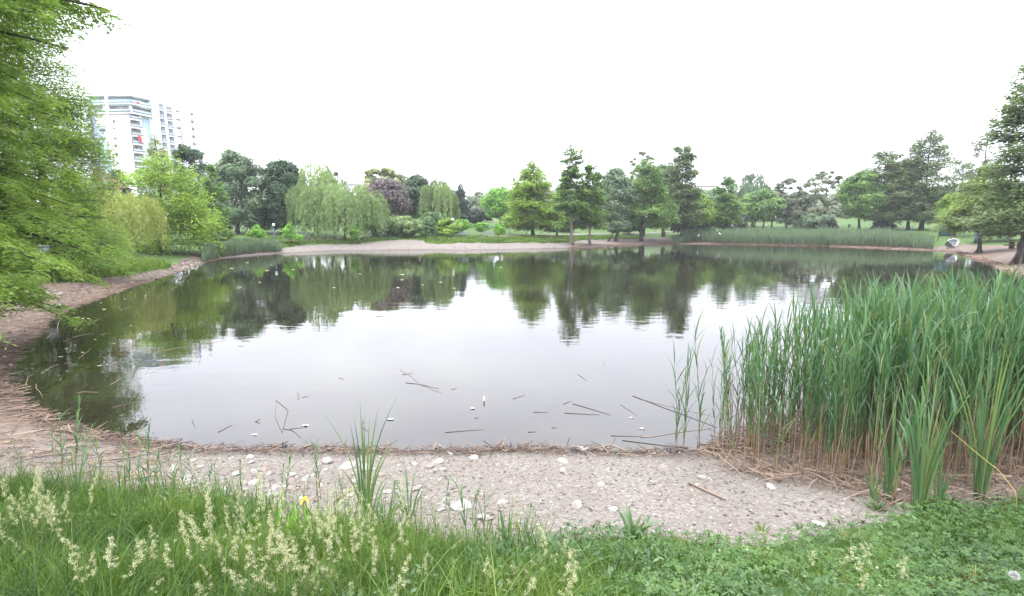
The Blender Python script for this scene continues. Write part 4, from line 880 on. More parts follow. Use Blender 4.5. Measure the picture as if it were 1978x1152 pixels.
# ------------------------------------------------------------------ near reed bed
def reed_variant(seed, H=2.1, nleaf=11):
    rng = np.random.default_rng(seed); st = MB(); k = 7; t = np.linspace(0, 1, k); a = rng.uniform(0, 2*PI); bend = rng.uniform(.02, .10)*H
    ctr = np.stack([np.cos(a)*bend*t**2, np.sin(a)*bend*t**2, -.12+t*(H*.9+.12)], 1); b0 = rng.uniform(.12, .34)
    st.tube(ctr, np.interp(t, [0, 1], [.0062, .003]), 5, var=np.clip((t-b0)/.25+.15*rng.uniform(), 0, 1)*.9+.03)
    Vs = []; Qs = []; As = []; n0 = 0
    a0 = rng.uniform(0, PI)
    for i in range(nleaf):
        q = .25+.75*(i+.3)/nleaf; o = np.array([np.interp(q, t, ctr[:, c]) for c in range(3)]); az = a0+PI*(i % 2)+rng.normal(0, .5); L = rng.uniform(.34, .56)*np.interp(q, [.3,.6,1], [.7,1,.95])*H/2.1; W = rng.uniform(.014, .025)*H/2.1+.002
        el = np.radians(rng.uniform(64, 84) if i < nleaf-3 else rng.uniform(76, 88)); dr = rng.uniform(.1, 1.1)*(1.0 if q > .6 else .6); dr = dr+(.6 if rng.uniform() < .12 else 0); u = np.linspace(0, 1, 7)
        ang = el-dr*u**1.8*1.6; dx = np.cos(ang); dz = np.sin(ang); r = np.r_[0, np.cumsum(dx[:-1])]*L/6; z = np.r_[0, np.cumsum(dz[:-1])]*L/6
        c = o+np.stack([np.cos(az)*r, np.sin(az)*r, z], 1); tw = rng.uniform(-.9, .9); sdv = np.stack([-np.sin(az+tw*u), np.cos(az+tw*u), .25*np.sin(tw*u)], 1)
        wv = W*np.interp(u, [0,.25,.6,1], [.45,1,.75,.03])[:, None]*.5
        Vs.append(np.stack([c-sdv*wv, c+sdv*wv], 1).reshape(-1, 3)); bq = np.arange(6)*2+n0; Qs.append(np.stack([bq, bq+1, bq+3, bq+2], 1)); n0 += 14
        As.append(np.full(14, (1.0 if rng.uniform() < .06 else np.clip(.05+.6*rng.uniform()+.3*(q-.5), 0, .9))))
    ms = st.mesh('reed_stem', True); ms.materials.append(M['stem'])
    ml = np_mesh('reed_leaves', np.concatenate(Vs), np.concatenate(Qs), np.concatenate(As), True); ml.materials.append(M['reed'])
    return ms, ml
RV = [reed_variant(200+i, nleaf=11+i % 4) for i in range(14)]
def mdata(me):
    V = np.zeros(len(me.vertices)*3, np.float32); me.vertices.foreach_get('co', V); A = np.zeros(len(me.vertices), np.float32); me.attributes['var'].data.foreach_get('value', A)
    Qs = [list(p.vertices) for p in me.polygons if len(p.vertices) == 4]; return V.reshape(-1, 3), np.array(Qs), A
def reed(x, y, h, label, group, rng, name='reed', z=None, vi=None):
    ms, ml = RV[vi if vi is not None else rng.integers(len(RV))]; o = bpy.data.objects.new(name, ms); o.location = (x, y, tz(x, y) if z is None else z)
    s = h/2.1; wsc = s*(1.0 if s > .6 else 2.0); o.scale = (wsc, wsc, s); o.rotation_euler = (rng.normal(0, .035), rng.normal(0, .035), rng.uniform(0, 2*PI)); link(o); tag(o, label, 'reed', group, 'thing')
    l = bpy.data.objects.new('leaves', ml); link(l, o); return o
def poly_in(poly, x, y):
    ins = np.zeros(len(x), bool)
    for (ax, ay), (bx, by) in zip(poly, np.roll(poly, -1, axis=0)):
        ins ^= ((ay > y) != (by > y)) & (x < ax+(y-ay)*(bx-ax)/((by-ay) if abs(by-ay) > 1e-9 else 1e-9))
    return ins
BED = np.array([ground(*p)[:2] for p in ((1366,870),(1390,900),(1440,922),(1500,930),(1600,944),(1690,968),(1760,985),(1860,976),(1978,958),(2250,960))]+[] )
BED = np.vstack([BED, [at_z(*p)[:2] for p in ((2250,735),(1978,748),(1850,758),(1700,772),(1580,790),(1480,812),(1385,838))]])
def reed_bed():
    rng = np.random.default_rng(77); n = 9000
    x = rng.uniform(1.8, 12, n); y = rng.uniform(3.4, 11, n); ok = poly_in(BED, x, y); x, y = x[ok], y[ok]
    sx = 989+F*x/y; keep = rng.uniform(0, 1, len(x)) < np.interp(sx, [1380,1440,1560,1700,1978], [.7,.55,.6,.78,.9])*(.65+.5*wob(x, y, 2.2))
    front = np.interp(x, BED[:10,0], BED[:10,1]); dep = y-front; keep &= rng.uniform(0, 1, len(x)) < np.interp(dep, [0,.5,1.2], [.22,.5,1]); x, y, dep = x[keep], y[keep], dep[keep]
    x, y, dep = x[:1500], y[:1500], dep[:1500]; sx = 989+F*x/y
    h = np.interp(sx, [1375,1450,1520,1600,1800,2000], [1.72,1.72,1.95,2.12,2.22,2.25])*rng.uniform(.80, 1.05, len(x))*np.interp(dep, [0,.6,1.4], [.62,.85,1])
    h = np.minimum(h, 2.4); z = np.maximum(terr(x, y), -.3); d = np.hypot(x, y); order = np.argsort(d+.0*rng.uniform(0, 1, len(d))); vis = sx[order] < 2010
    first = order[vis][:300]
    for i in first: reed(x[i], y[i], h[i], 'tall green reed standing in the dense reed bed at the right of the gravel beach', 'reeds of the near bed', rng, z=z[i])
    rest = np.setdiff1d(np.arange(len(x)), first); data = [(mdata(a), mdata(b)) for a, b in RV]
    for nm, w_, mat in (('stems', 0, M['stem']), ('leaves', 1, M['reed'])):
        m = MB()
        for i in rest:
            V, Q, A = data[i % len(RV)][w_]; a = (i*2.399) % (2*PI); s = h[i]/2.1; V = V*s; c, sn = math.cos(a), math.sin(a)
            V = np.stack([V[:,0]*c-V[:,1]*sn+x[i]+V[:,2]*.05*math.sin(i), V[:,0]*sn+V[:,1]*c+y[i]+V[:,2]*.05*math.cos(i*1.7), V[:,2]+z[i]], 1); m.add(V, Q, None, A)
        if w_ == 0: root = m.build('reed_thicket', mat); tag(root, 'dense thicket of reeds deeper in the bed behind the front reeds at the right', 'reeds', kind='stuff')
        else: m.build('leaves', mat, root)['kind'] = 'stuff'
    print('reeds', len(x))
    # dead tan stalks among the feet
    m = MB(); n = 900; x = rng.uniform(2, 10, 4*n); y = rng.uniform(3.6, 9, 4*n); ok = poly_in(BED, x, y); x, y = x[ok][:n], y[ok][:n]; zz = np.maximum(terr(x, y), -.2)
    for i in range(len(x)):
        hh = rng.uniform(.25, 1.25); a = rng.uniform(0, 2*PI); l = rng.normal(0, .12)*hh
        m.tube([(x[i], y[i], zz[i]-.05), (x[i]+math.cos(a)*l, y[i]+math.sin(a)*l, zz[i]+hh)], (.005, .0035), 4, var=rng.uniform(.4, .95), cap=False)
    tag(m.build('dead_reed_stubble', M['straw']), 'tan dead reed stalks standing among the feet of the near reeds', 'stubble', kind='stuff')
reed_bed()
rg = np.random.default_rng(88)
for px, py, top, lb in ((1302,868,672,0),(1309,868,640,1),(1317,867,606,2),(1322,866,640,0),(1352,858,582,3),(1346,862,650,0)):
    g = at_z(px, py); h = min(2.2, at_y(px, top, g[1])[2]); reed(g[0], g[1], h, ['thin reed of the small clump standing alone in open water left of the reed bed']*3 and ('tall lone reed nearest the main bed, standing in open water' if lb == 3 else 'thin reed of the small clump standing alone in open water left of the reed bed'), 'lone reeds in open water', rg, z=-.25 if True else None)
# ------------------------------------------------------------------ young reeds and blade tufts on the beach
YR = [(105,900,828),(45,930,838),(125,948,775),(148,935,772),(165,950,838),(182,955,842),(205,965,820),(230,958,850),(252,962,865),(272,968,838),(290,962,820),(300,968,860),(318,970,878),(342,968,850),(360,975,868),(382,978,842),(402,978,900),(420,975,880),(545,960,888),(552,985,870),(612,960,838),(620,965,850),(655,985,925),(668,1000,905),(760,1010,925),(842,1020,955),(860,1005,920),(905,1068,918),(918,1068,935),(935,1062,940),(1010,1065,965),(1016,1060,988),(868,1030,940),(590,985,915),(500,985,905),(470,985,890)]
for i, (px, py, tp) in enumerate(YR):
    g = ground(px, py); h = max(.15, at_y(px, tp, g[1])[2]-g[2])
    reed(g[0], g[1], h, 'short young reed sprouting at the grass edge of the left half of the beach', 'young reeds along the beach edge', rg, 'young_reed', z=g[2])
def tuft(px, py, top, n, label, spread=.5, w=.022, seed=0, mat='reed', cat='plant', name='grass_tuft', bend=.25, group=None, up=1.0):
    rng = np.random.default_rng(900+seed); g = ground(px, py); h = at_y(px, top, g[1])[2]-g[2]; a = rng.uniform(0, 2*PI, n); rr = .06*rng.uniform(0, 1, n)
    base = np.stack([np.cos(a)*rr, np.sin(a)*rr, np.full(n, -.02)], 1); hh = h*rng.uniform(.5, 1.03, n); b = spread*rng.uniform(.1, 1.0, n)
    V, Q = blade_strips(base, hh, w*rng.uniform(.7, 1.2, n), np.stack([np.cos(a), np.sin(a)], 1), b, 6, face=rng.normal(0, .6, n), rng=rng)
    me = np_mesh(name, V, Q, np.repeat(rng.uniform(.3, 1, n), 14), True); me.materials.append(M[mat]); o = link(bpy.data.objects.new(name, me)); o.location = g; tag(o, label, cat, group, 'thing'); return o
tuft(706, 990, 752, 17, 'tallest fan of long green blades rising from the middle of the gravel beach', .42, .021, 1)
tuft(716, 1000, 880, 10, 'low spiky blades at the foot of the tallest blade fan', .6, .018, 2)
tuft(742, 1018, 930, 12, 'dark spiky blade tuft just right of the tallest blade fan', .55, .02, 3)
tuft(790, 1000, 872, 14, 'spreading blade tuft leaning right on the gravel beach', 1.1, .016, 4)
tuft(984, 1066, 972, 9, 'dark green blade tuft at the grass edge beside the flat pale stones', .55, .026, 5)
tuft(1222, 1048, 975, 22, 'leafy light green clump rising in the middle of the grass edge', .8, .035, 6, 'weed')
tuft(1715, 968, 715, 20, 'tall bright blade fan in front of the reed bed, left one of three', .30, .017, 7)
tuft(1775, 992, 640, 24, 'tall bright blade fan in front of the reed bed, middle one of three', .28, .017, 8)
tuft(1890, 968, 600, 26, 'tall bright blade fan in front of the reed bed, right one of three', .30, .018, 9)
tuft(1810, 985, 830, 12, 'shorter blade fan between the tall fans before the reed bed', .5, .016, 10)
tuft(1690, 975, 860, 10, 'shorter blade fan at the left foot of the tall fans', .45, .015, 11)
tuft(1640, 1050, 1010, 26, 'yellow green leafy clump beside the pale stone at the grass edge', .7, .02, 12, 'grass_dry')
tuft(1470, 1028, 998, 26, 'small lone grass tuft on the bare gravel', 1.0, .008, 13, 'grass')
tuft(1370, 1052, 1020, 22, 'yellowish short grass tuft at the grass edge left of the lone tuft', .6, .010, 14, 'grass_dry')
tuft(1880, 1150, 1085, 60, 'round yellow green grass tuft in the bottom right corner', .8, .010, 15, 'grass_dry')
tuft(1695, 985, 955, 40, 'grey green weed patch below the reed bed', 1.3, .02, 16, 'weed')
tuft(1832, 980, 945, 40, 'grey green weed patch between the tall blade fans', 1.3, .02, 17, 'weed')
rt_ = np.random.default_rng(17)
for i in range(30):
    px, py = rt_.uniform(1110, 1960), rt_.uniform(1062, 1148)
    tuft(px, py, py-rt_.uniform(28, 70), int(rt_.integers(8, 20)), 'small loose tuft of longer grass poking out of the clover on the right', rt_.uniform(.6, 1.2), rt_.uniform(.004, .008), 40+i, ['grass','grass_dry','weed'][i % 3], group='grass tufts in the clover')
for px, py, tp, n_ in ((60,960,880,16),(150,985,845,18),(235,985,860,16),(330,990,880,18),(430,1005,900,16),(505,1010,920,14),(290,975,830,10)):
    tuft(px, py, tp, n_, 'upright blue green blade tuft standing above the left meadow edge', .5, .011, int(px), 'reed', group='blade tufts along the left meadow edge')
def iris():
    g = ground(556, 1062); root = empty('iris_plant', tuple(g)); tag(root, 'iris with broad bright green leaves and one yellow flower', 'plant')
    rng = np.random.default_rng(55); n = 16; a = rng.uniform(0, 2*PI, n); h = rng.uniform(.22, .46, n)
    V, Q = blade_strips(np.stack([rng.uniform(-.20, .16, n), rng.uniform(-.10, .10, n), np.zeros(n)], 1), h, rng.uniform(.028, .042, n), np.stack([np.cos(a), np.sin(a)], 1), rng.uniform(.05, .4, n), 6, face=rng.normal(0, .5, n), rng=rng)
    me = np_mesh('leaves', V, Q, np.repeat(rng.uniform(.4, 1, n), 14), True); me.materials.append(M['leaf_bright']); link(bpy.data.objects.new('leaves', me), root)
    top = at_y(588, 968, g[1])-g; m = MB(); m.tube([(.03,0,0),(top[0]*.6,0,top[2]*.6),(top[0],0,top[2])], .006, 5); m.build('stem', M['stem'], root)
    m = MB()
    for i in range(6):
        b = i*PI/3; L = .026 if i % 2 else .036; c, s = math.cos(b), math.sin(b); up = .014 if i % 2 else .0
        P_ = [(0,0,0),(c*L*.5-s*.013,s*L*.5+c*.013,.012+up),(c*L*.5+s*.013,s*L*.5-c*.013,.012+up),(c*L,s*L,(-.014 if not i % 2 else .026))]
        m.add(np.array(P_)+top, [(0,1,3,2)], None, .5)
    m.build('flower', plain('yellow_petals', (.75,.48,.01), (.85,.62,.04), 20, .6), root)
    m = MB(); uv(m, top+np.array([-.024,0,.022]), .011, 8, 5); m.build('white_bud', plain('white_petals', (.75,.74,.66), None, 10), root)
iris()
# ------------------------------------------------------------------ near turf, clover, weeds
def near_points(n, rng, x0=-7, x1=7.4, y0=.9, y1=5.2, margin=0.0):
    x = rng.uniform(x0, x1, n*3); y = rng.uniform(y0, y1, n*3); ok = (near_grass(x, y) > margin+rng.normal(0, .16, n*3)*(x < .6)) & (np.abs(x) < y*1.25+2.2)
    x, y = x[ok][:n], y[ok][:n]; return x, y, terr(x, y)
def leftness(x, y): return smooth(.75, -.35, x/np.maximum(y, .5)+.18*wob(x, y, 1.7))
def turf():
    rng = np.random.default_rng(41)
    # fine grass
    x, y, z = near_points(98000, rng); L = leftness(x, y); keep = rng.uniform(0, 1, len(x)) < .5+.5*L; x, y, z, L = x[keep], y[keep], z[keep], L[keep]; n = len(x); a = rng.uniform(0, 2*PI, n)
    edge = np.clip(near_grass(x, y)/.5, .35, 1)
    h = (np.where(rng.uniform(0, 1, n) < .12, 1.5, 1)*(.09+.21*L)*rng.uniform(.6, 1.3, n)*(1+.35*wob(x, y, 2.6)))*edge
    V, Q = blade_strips(np.stack([x, y, z-.01], 1), h, rng.uniform(.003, .0065, n)*(1+.4*(y > 3)), np.stack([np.cos(a), np.sin(a)], 1), rng.uniform(.1, 1.0, n), 4, rng=rng)
    var = np.clip(.36+.42*wob(x, y, 1.9, 3)+.2*wob(x, y, 6.1, 5)+.62*(rng.uniform(0, 1, n)-.5), 0, 1)
    me = np_mesh('meadow_grass', V, Q, np.repeat(var, 10)); me.materials.append(M['grass']); tag(link(bpy.data.objects.new('meadow_grass', me)), 'fine green grass blades covering the near bank in front of the beach', 'grass', kind='stuff')
    # paler, drier blades near the beach edge
    x, y, z = near_points(16000, rng, margin=-.12); e = near_grass(x, y); keep = (rng.uniform(0, 1, len(x)) < np.exp(-np.maximum(e, 0)/.35)*(.25+.75*leftness(x, y))+.05); x, y, z = x[keep], y[keep], z[keep]; n = len(x); a = rng.uniform(0, 2*PI, n)
    V, Q = blade_strips(np.stack([x, y, z-.01], 1), rng.uniform(.06, .26, n), rng.uniform(.003, .006, n), np.stack([np.cos(a), np.sin(a)], 1), rng.uniform(.1, .9, n), 4, rng=rng)
    me = np_mesh('dry_grass', V, Q, np.repeat(rng.uniform(0, 1, n), 10)); me.materials.append(M['grass_dry']); tag(link(bpy.data.objects.new('dry_grass', me)), 'yellowish dry grass fringe where the near bank meets the gravel', 'grass', kind='stuff')
    n = 1300; x = rng.uniform(-5.5, .3, n); y = np.interp(x, EDGE[:,0], EDGE[:,1])+rng.normal(-.12, .22, n); z = terr(x, y); a = rng.uniform(0, 2*PI, n); hh = rng.uniform(.15, .5, n)*np.where(rng.uniform(0, 1, n) < .5, .6, 1)
    V, Q = blade_strips(np.stack([x, y, z-.01], 1), hh, rng.uniform(.004, .010, n), np.stack([np.cos(a), np.sin(a)], 1), rng.uniform(.05, .6, n), 4, rng=rng)
    me = np_mesh('long_grass', V, Q, np.repeat(rng.uniform(.1, 1, n), 10)); me.materials.append(M['grass']); tag(link(bpy.data.objects.new('long_grass', me)), 'long loose grass wisps standing along the left edge of the beach', 'grass', kind='stuff')
    # clover: three rounded leaflets each
    x, y, z = near_points(54000, rng); L = leftness(x, y); keep = rng.uniform(0, 1, len(x)) < (1-.55*L)*(.75+.5*wob(x, y, 1.9, 7)); x, y, z = x[keep], y[keep], z[keep]; n = len(x)
    zz = z+rng.uniform(.03, .13, n)*(1+.5*wob(x, y, 3.0)); a = rng.uniform(0, 2*PI, n); r = rng.uniform(.012, .022, n); tilt = rng.normal(0, .35, (n, 3))+np.array([0, 0, 1.]); tilt = unit(tilt)
    Vs = []
    for k in range(3):
        b = a+k*2*PI/3; d = np.stack([np.cos(b), np.sin(b), np.zeros(n)], 1); d = unit(d-tilt*(d*tilt).sum(1)[:, None]); s_ = np.cross(tilt, d); c0 = np.stack([x, y, zz], 1); rr = r[:, None]
        Vs.append(np.stack([c0, c0+d*rr*.8+s_*rr*.55+tilt*rr*.18, c0+d*rr*1.45, c0+d*rr*.8-s_*rr*.55+tilt*rr*.18], 1))
    V = np.concatenate(Vs).reshape(-1, 3); Q = np.arange(len(V)).reshape(-1, 4); var = np.clip(.4+.3*wob(x, y, 2.4, 2)+.5*(rng.uniform(0, 1, n)-.5), 0, 1)
    me = np_mesh('clover_cover', V, Q, np.tile(np.repeat(var, 4), 3)); me.materials.append(M['clover']); tag(link(bpy.data.objects.new('clover_cover', me)), 'deep green clover leaves carpeting the right half of the near bank', 'clover', kind='stuff')
    # broader weed leaves in patches
    x, y, z = near_points(16000, rng); pt = wob(x, y, 1.35, 9); keep = (pt > .12); x, y, z = x[keep], y[keep], z[keep]; n = len(x); a = rng.uniform(0, 2*PI, n); el = rng.uniform(.1, 1.1, n)
    d = np.stack([np.cos(a)*np.cos(el), np.sin(a)*np.cos(el), np.sin(el)], 1); Ln = rng.uniform(.025, .07, n); c = np.stack([x, y, z+rng.uniform(.03, .16, n)*(1+.5*leftness(x, y))], 1)
    V, Q = leaf_quads(c, d, unit(np.array([0, 0, 1.])+rng.normal(0, .3, (n, 3))), Ln, Ln*rng.uniform(.28, .42, n), .45)
    me = np_mesh('weed_cover', V, Q, np.repeat(np.clip(.5+.3*wob(x, y, 1.1, 4)+rng.normal(0, .2, n), 0, 1), 4)); me.materials.append(M['weed']); tag(link(bpy.data.objects.new('weed_cover', me)), 'grey green broad leaved weeds growing in patches through the near grass', 'weeds', kind='stuff')
turf()
# ------------------------------------------------------------------ seed heads
def seed_variant(seed):
    rng = np.random.default_rng(seed); st = MB(); k = 6; t = np.linspace(0, 1, k); bend = rng.uniform(.03, .16)
    ctr = np.stack([bend*t**2.2, 0*t, t], 1)*np.array([1, 1, 1.]); st.tube(ctr, np.interp(t, [0, 1], [.0026, .0012]), 4, var=.75)
    C = []; n = rng.integers(6, 15)
    for i in range(n):
        q = 1-.26*i/n; o = np.array([np.interp(q, t, ctr[:, c]) for c in range(3)]); a = rng.uniform(0, 2*PI); l = rng.uniform(.003, .009)+.04*(i/n)*rng.uniform(.2, 1); C.append(o+np.array([math.cos(a)*l, math.sin(a)*l, rng.uniform(.0, .4)*l]))
    C = np.array(C); m = 36; kk = np.repeat(np.arange(n), m); p = C[kk]+rng.normal(0, 1, (n*m, 3))*np.array([.0078, .0078, .0095]); d = rng.normal(0, .5, (n*m, 3))+np.array([.2, 0, 1.])
    V, Q = leaf_quads(p, d, rdir(n*m, rng), rng.uniform(.006, .012, n*m), rng.uniform(.003, .0055, n*m))
    ms = st.mesh('seed_stem', True); ms.materials.append(M['stem']); mh = np_mesh('seed_head', V, Q, np.repeat(rng.uniform(0, 1, n*m), 4)); mh.materials.append(M['seed']); return ms, mh
SV = [seed_variant(300+i) for i in range(20)]
def seed_grass(px, py, Y, rng, label, group, sc=1.0):
    hd = at_y(px, py, Y); a = rng.uniform(0, 2*PI); x, y = hd[0]+rng.normal(0, .05), hd[1]+rng.normal(0, .05); z = tz(x, y); h = hd[2]-z
    if h < .16 or h > 1.15: return
    ms, mh = SV[rng.integers(len(SV))]; o = bpy.data.objects.new('grass_stalk', ms); o.location = (x, y, z); ws = max(.6, h*.9)*rng.uniform(.75, 1.15); o.scale = (ws, ws, h); o.rotation_euler = (rng.normal(0, .17), rng.normal(0, .17), rng.uniform(0, 2*PI)); link(o); tag(o, label, 'grass stalk', group, 'thing')
    link(bpy.data.objects.new('seed_head', mh), o)
rs = np.random.default_rng(62)
for n, (x0, x1, y0, y1), lb, gp_ in ((26, (5,105,900,1020), 'pale seed head grass in the cluster at the far left of the near bank', 'seed heads at the far left'),
        (46, (385,575,935,1150), 'pale cream seed head grass in the thick cluster left of the iris flower', 'seed heads left of the iris'), (50, (560,800,960,1125), 'pale cream seed head grass in the cluster right of the iris flower', 'seed heads right of the iris'),
        (22, (955,1095,1035,1115), 'cream seed head grass in the compact cluster in front of the dark blade tuft', 'seed heads in the middle'), (16, (110,380,960,1120), 'thin pale seed head grass scattered in the dark green left meadow', 'scattered seed heads'), (9, (1600,1700,1045,1090), 'short pale seed head grass beside the yellow green clump', 'seed heads on the right')):
    for i in range(n): seed_grass(rs.uniform(x0, x1), y0+(y1-y0)*rs.uniform(0, 1), rs.uniform(1.9, 2.9) if y0 > 930 else rs.uniform(2.3, 3.2), rs, lb, gp_)
def flower_heads():
    mt = plain('clover_bloom', (.55,.56,.44), (.42,.45,.32), 60, .8); rng = np.random.default_rng(9)
    base = MB(); n = 70; p = rdir(n, rng)*rng.uniform(.5, 1, n)[:, None]*.009; V, Q = leaf_quads(p, p, rdir(n, rng), .008, .004); me = np_mesh('bloom', V, Q, None); me.materials.append(mt)
    st = MB(); st.tube([(0,0,-.14),(.004,0,-.07),(0,0,-.006)], .0013, 4, var=1.0); sm = st.mesh('stem'); sm.materials.append(M['stem'])
    for px, py in ((1222,1082),(1247,1103),(1108,1105),(1330,1093),(1444,1063),(1446,1075),(1484,1060),(1516,1098),(1620,1092),(1695,1098),(1390,1064),(1310,1128),(1356,1128),(1270,1140),(1555,1115),(1580,1120),(1700,1133),(1123,1075)):
        c = at_y(px, py, float(np.clip(ground(px, py)[1]*.93, 1.6, 4))); o = bpy.data.objects.new('clover_flower', me); o.location = c; link(o); tag(o, 'small white clover flower dotted over the clover of the near bank', 'flower', 'white clover flowers'); link(bpy.data.objects.new('stem', sm), o)
    c = at_y(1960, 1112, 1.75); m = MB(); n = 900; p = rdir(n, rng)*(.009+.006*rng.uniform(0, 1, n)[:, None]); V, Q = leaf_quads(p, p+rng.normal(0, .004, (n, 3)), rdir(n, rng), .008, .0013); me2 = np_mesh('dandelion_clock', V, Q, None); me2.materials.append(plain('white_down', (.42,.42,.40), None, 5)); o = bpy.data.objects.new('dandelion_clock', me2); o.location = c; link(o); tag(o, 'round white dandelion clock in the bottom right corner', 'flower'); link(bpy.data.objects.new('stem', sm), o)
flower_heads()
# ------------------------------------------------------------------ stones, gravel, litter, driftwood
import bmesh
M['stone'] = plain('pale_limestone', (.29,.275,.245), (.175,.165,.148), 9, .85, .2, .4); M['stone2'] = plain('warm_limestone', (.22,.18,.145), (.155,.13,.11), 9, .85, .2, .4)
def stone_mesh(seed):
    rng = np.random.default_rng(seed); bm = bmesh.new(); bmesh.ops.create_icosphere(bm, subdivisions=2, radius=1); nrm = rdir(9, rng); lim = rng.uniform(.42, .8, 9); sc = np.array([rng.uniform(.8, 1.2), rng.uniform(.65, .95), rng.uniform(.4, .75)])
    for v in bm.verts:
        p = np.array(v.co)
        for a, l in zip(nrm, lim):
            q = p @ a
            if q > l: p = p-a*(q-l)*.92
        v.co = (p+rng.normal(0, .025, 3))*sc
    me = bpy.data.meshes.new('stone'); bm.to_mesh(me); bm.free(); me.materials.append(M['stone'] if seed % 4 else M['stone2']); return me
STONES = [stone_mesh(400+i) for i in range(14)]
rt = np.random.default_rng(71)
def stone(px, py, wpx, label, group=None, fl=1.0, g=None):
    g = ground(px, py) if g is None else g; r = wpx/2/F*np.hypot(g[1], .3)*1.05; o = bpy.data.objects.new('stone', STONES[rt.integers(len(STONES))]); o.location = (g[0], g[1], g[2]+r*.10); o.scale = (r, r, r*fl); o.rotation_euler = (rt.normal(0, .15), rt.normal(0, .15), rt.uniform(0, 6.3)); link(o); tag(o, label, 'stone', group)
for px, py, w_, lb, fl in ((1115,984,32,'squarish pale stone alone in the middle of the gravel',1.3),(1185,987,26,'flat pale stone right of the squarish stone',.6),(890,982,50,'large flat white stone right of the tall blade fan',.5),(968,976,22,'thin flat stone right of the large flat one',.6),(940,1005,36,'rounded pale slab behind the dark blade tuft',.8),
    (1340,976,24,'rounded white stone on the right half of the gravel',1.2),(1360,927,26,'white stone near the front edge of the reeds',1.0),(1490,943,26,'flat white stone below the reed debris',.7),(1580,1016,34,'warm coloured stone at the grass edge beside the yellow green clump',1.1),(1615,925,50,'long pale slab lying in the reed debris',.5),(1740,958,32,'grey boulder among the tall blade fans',1.4),
    (1087,913,16,'small boxy stone just behind the flat stones in mid beach',1.3),(1160,938,18,'pale flattish stone behind the flat pale stone in mid beach',.7),(1281,905,20,'white stone by the waterline debris',.7),(1085,893,26,'long pale stone by a washed up twig',.7),(915,888,24,'pale stone by the waterline right of the tall fan',.8),(672,905,40,'wide pale slab in the stony strip behind the tall fan',.5),(855,908,16,'upright square white stone at the right end of the stony strip',1.3),
    (810,945,22,'white stone beside the orange tinted one',.9),(797,950,16,'orange tinted stone near the spreading blade tuft',1.0),(120,868,12,'lone pale stone on the brown left beach',1.3),(560,922,26,'pale stone in the left part of the stony strip',.9),(505,912,22,'flat pale stone near the left end of the stony strip',.6)):
    stone(px, py, w_, lb, None, fl)
for i in range(190):
    px, py = rt.uniform(290, 880), rt.uniform(878, 1000)
    if rt.uniform() > np.interp(py, [880,900,960,1000], [.5,1,.8,.3]): continue
    stone(px, py, rt.choice([6,8,10,13,16,20,28]), 'pale limestone lying in the stony strip between the water and the left meadow', 'stones of the near stony strip', rt.uniform(.6, 1.1))
for i in range(42): stone(rt.uniform(890, 1650), rt.uniform(885, 1035), rt.choice([5,6,8,10,12]), 'small pale stone scattered over the bare gravel of the right half', 'small stones on the bare gravel', rt.uniform(.7, 1.2))
for i in range(55): stone(rt.uniform(18, 115)+rt.normal(0, 12), 578+rt.normal(0, 9), rt.choice([7,9,11,14]), 'pale stone in the heap on the left shore below the big cypress', 'stones heaped on the left shore', rt.uniform(.8, 1.4))
for i in range(40): stone(rt.uniform(352, 384), rt.uniform(508, 520), rt.choice([3,4,5,6]), 'pale stone in the small heap below the double white sign', 'stones below the double sign', 1.2)
for i in range(70):
    u_ = rt.uniform(520, 1110); stone(u_, np.interp(u_, [520,640,1000,1110], [489,482,479,478])-rt.uniform(0, 7), rt.choice([3,4,5]), 'pale stone on the long bare beach of the far shore', 'stones of the far beach', 1.0)
def scatter_gravel():
    rng = np.random.default_rng(81); n = 34000; x = rng.uniform(-7, 7, n); y = rng.uniform(2.8, 8.5, n); z, s, d = terr0(x, y); ok = (s > .02) & (near_grass(x, y) < .05) & (np.abs(x) < y*1.1); x, y, z = x[ok], y[ok], z[ok]; n = len(x)
    r = .004+.018*rng.uniform(0, 1, n)**4; base = np.array([(1,0,0),(-1,0,0),(0,1,0),(0,-1,0),(0,0,.6),(0,0,-.6)], float); V = base[None]*(r[:, None, None])*rng.uniform(.6, 1.3, (n, 6, 1)); a = rng.uniform(0, 6.3, n); c, sn = np.cos(a), np.sin(a)
    V = np.stack([V[..., 0]*c[:, None]-V[..., 1]*sn[:, None], V[..., 0]*sn[:, None]+V[..., 1]*c[:, None], V[..., 2]], -1)+np.stack([x, y, z+r*.2], 1)[:, None]
    T = np.array([(0,2,4),(2,1,4),(1,3,4),(3,0,4),(2,0,5),(1,2,5),(3,1,5),(0,3,5)]); T = (T[None]+(np.arange(n)*6)[:, None, None]).reshape(-1, 3)
    me = np_mesh('gravel', V.reshape(-1, 3), T, np.repeat(rng.uniform(0, 1, n)**1.5, 6)); me.materials.append(varmat('gravel_stones', (.075,.06,.05), (.17,.148,.126), (.31,.285,.25), .9)); tag(link(bpy.data.objects.new('gravel', me)), 'loose small gravel lying over the near beach', 'gravel', kind='stuff')
scatter_gravel()
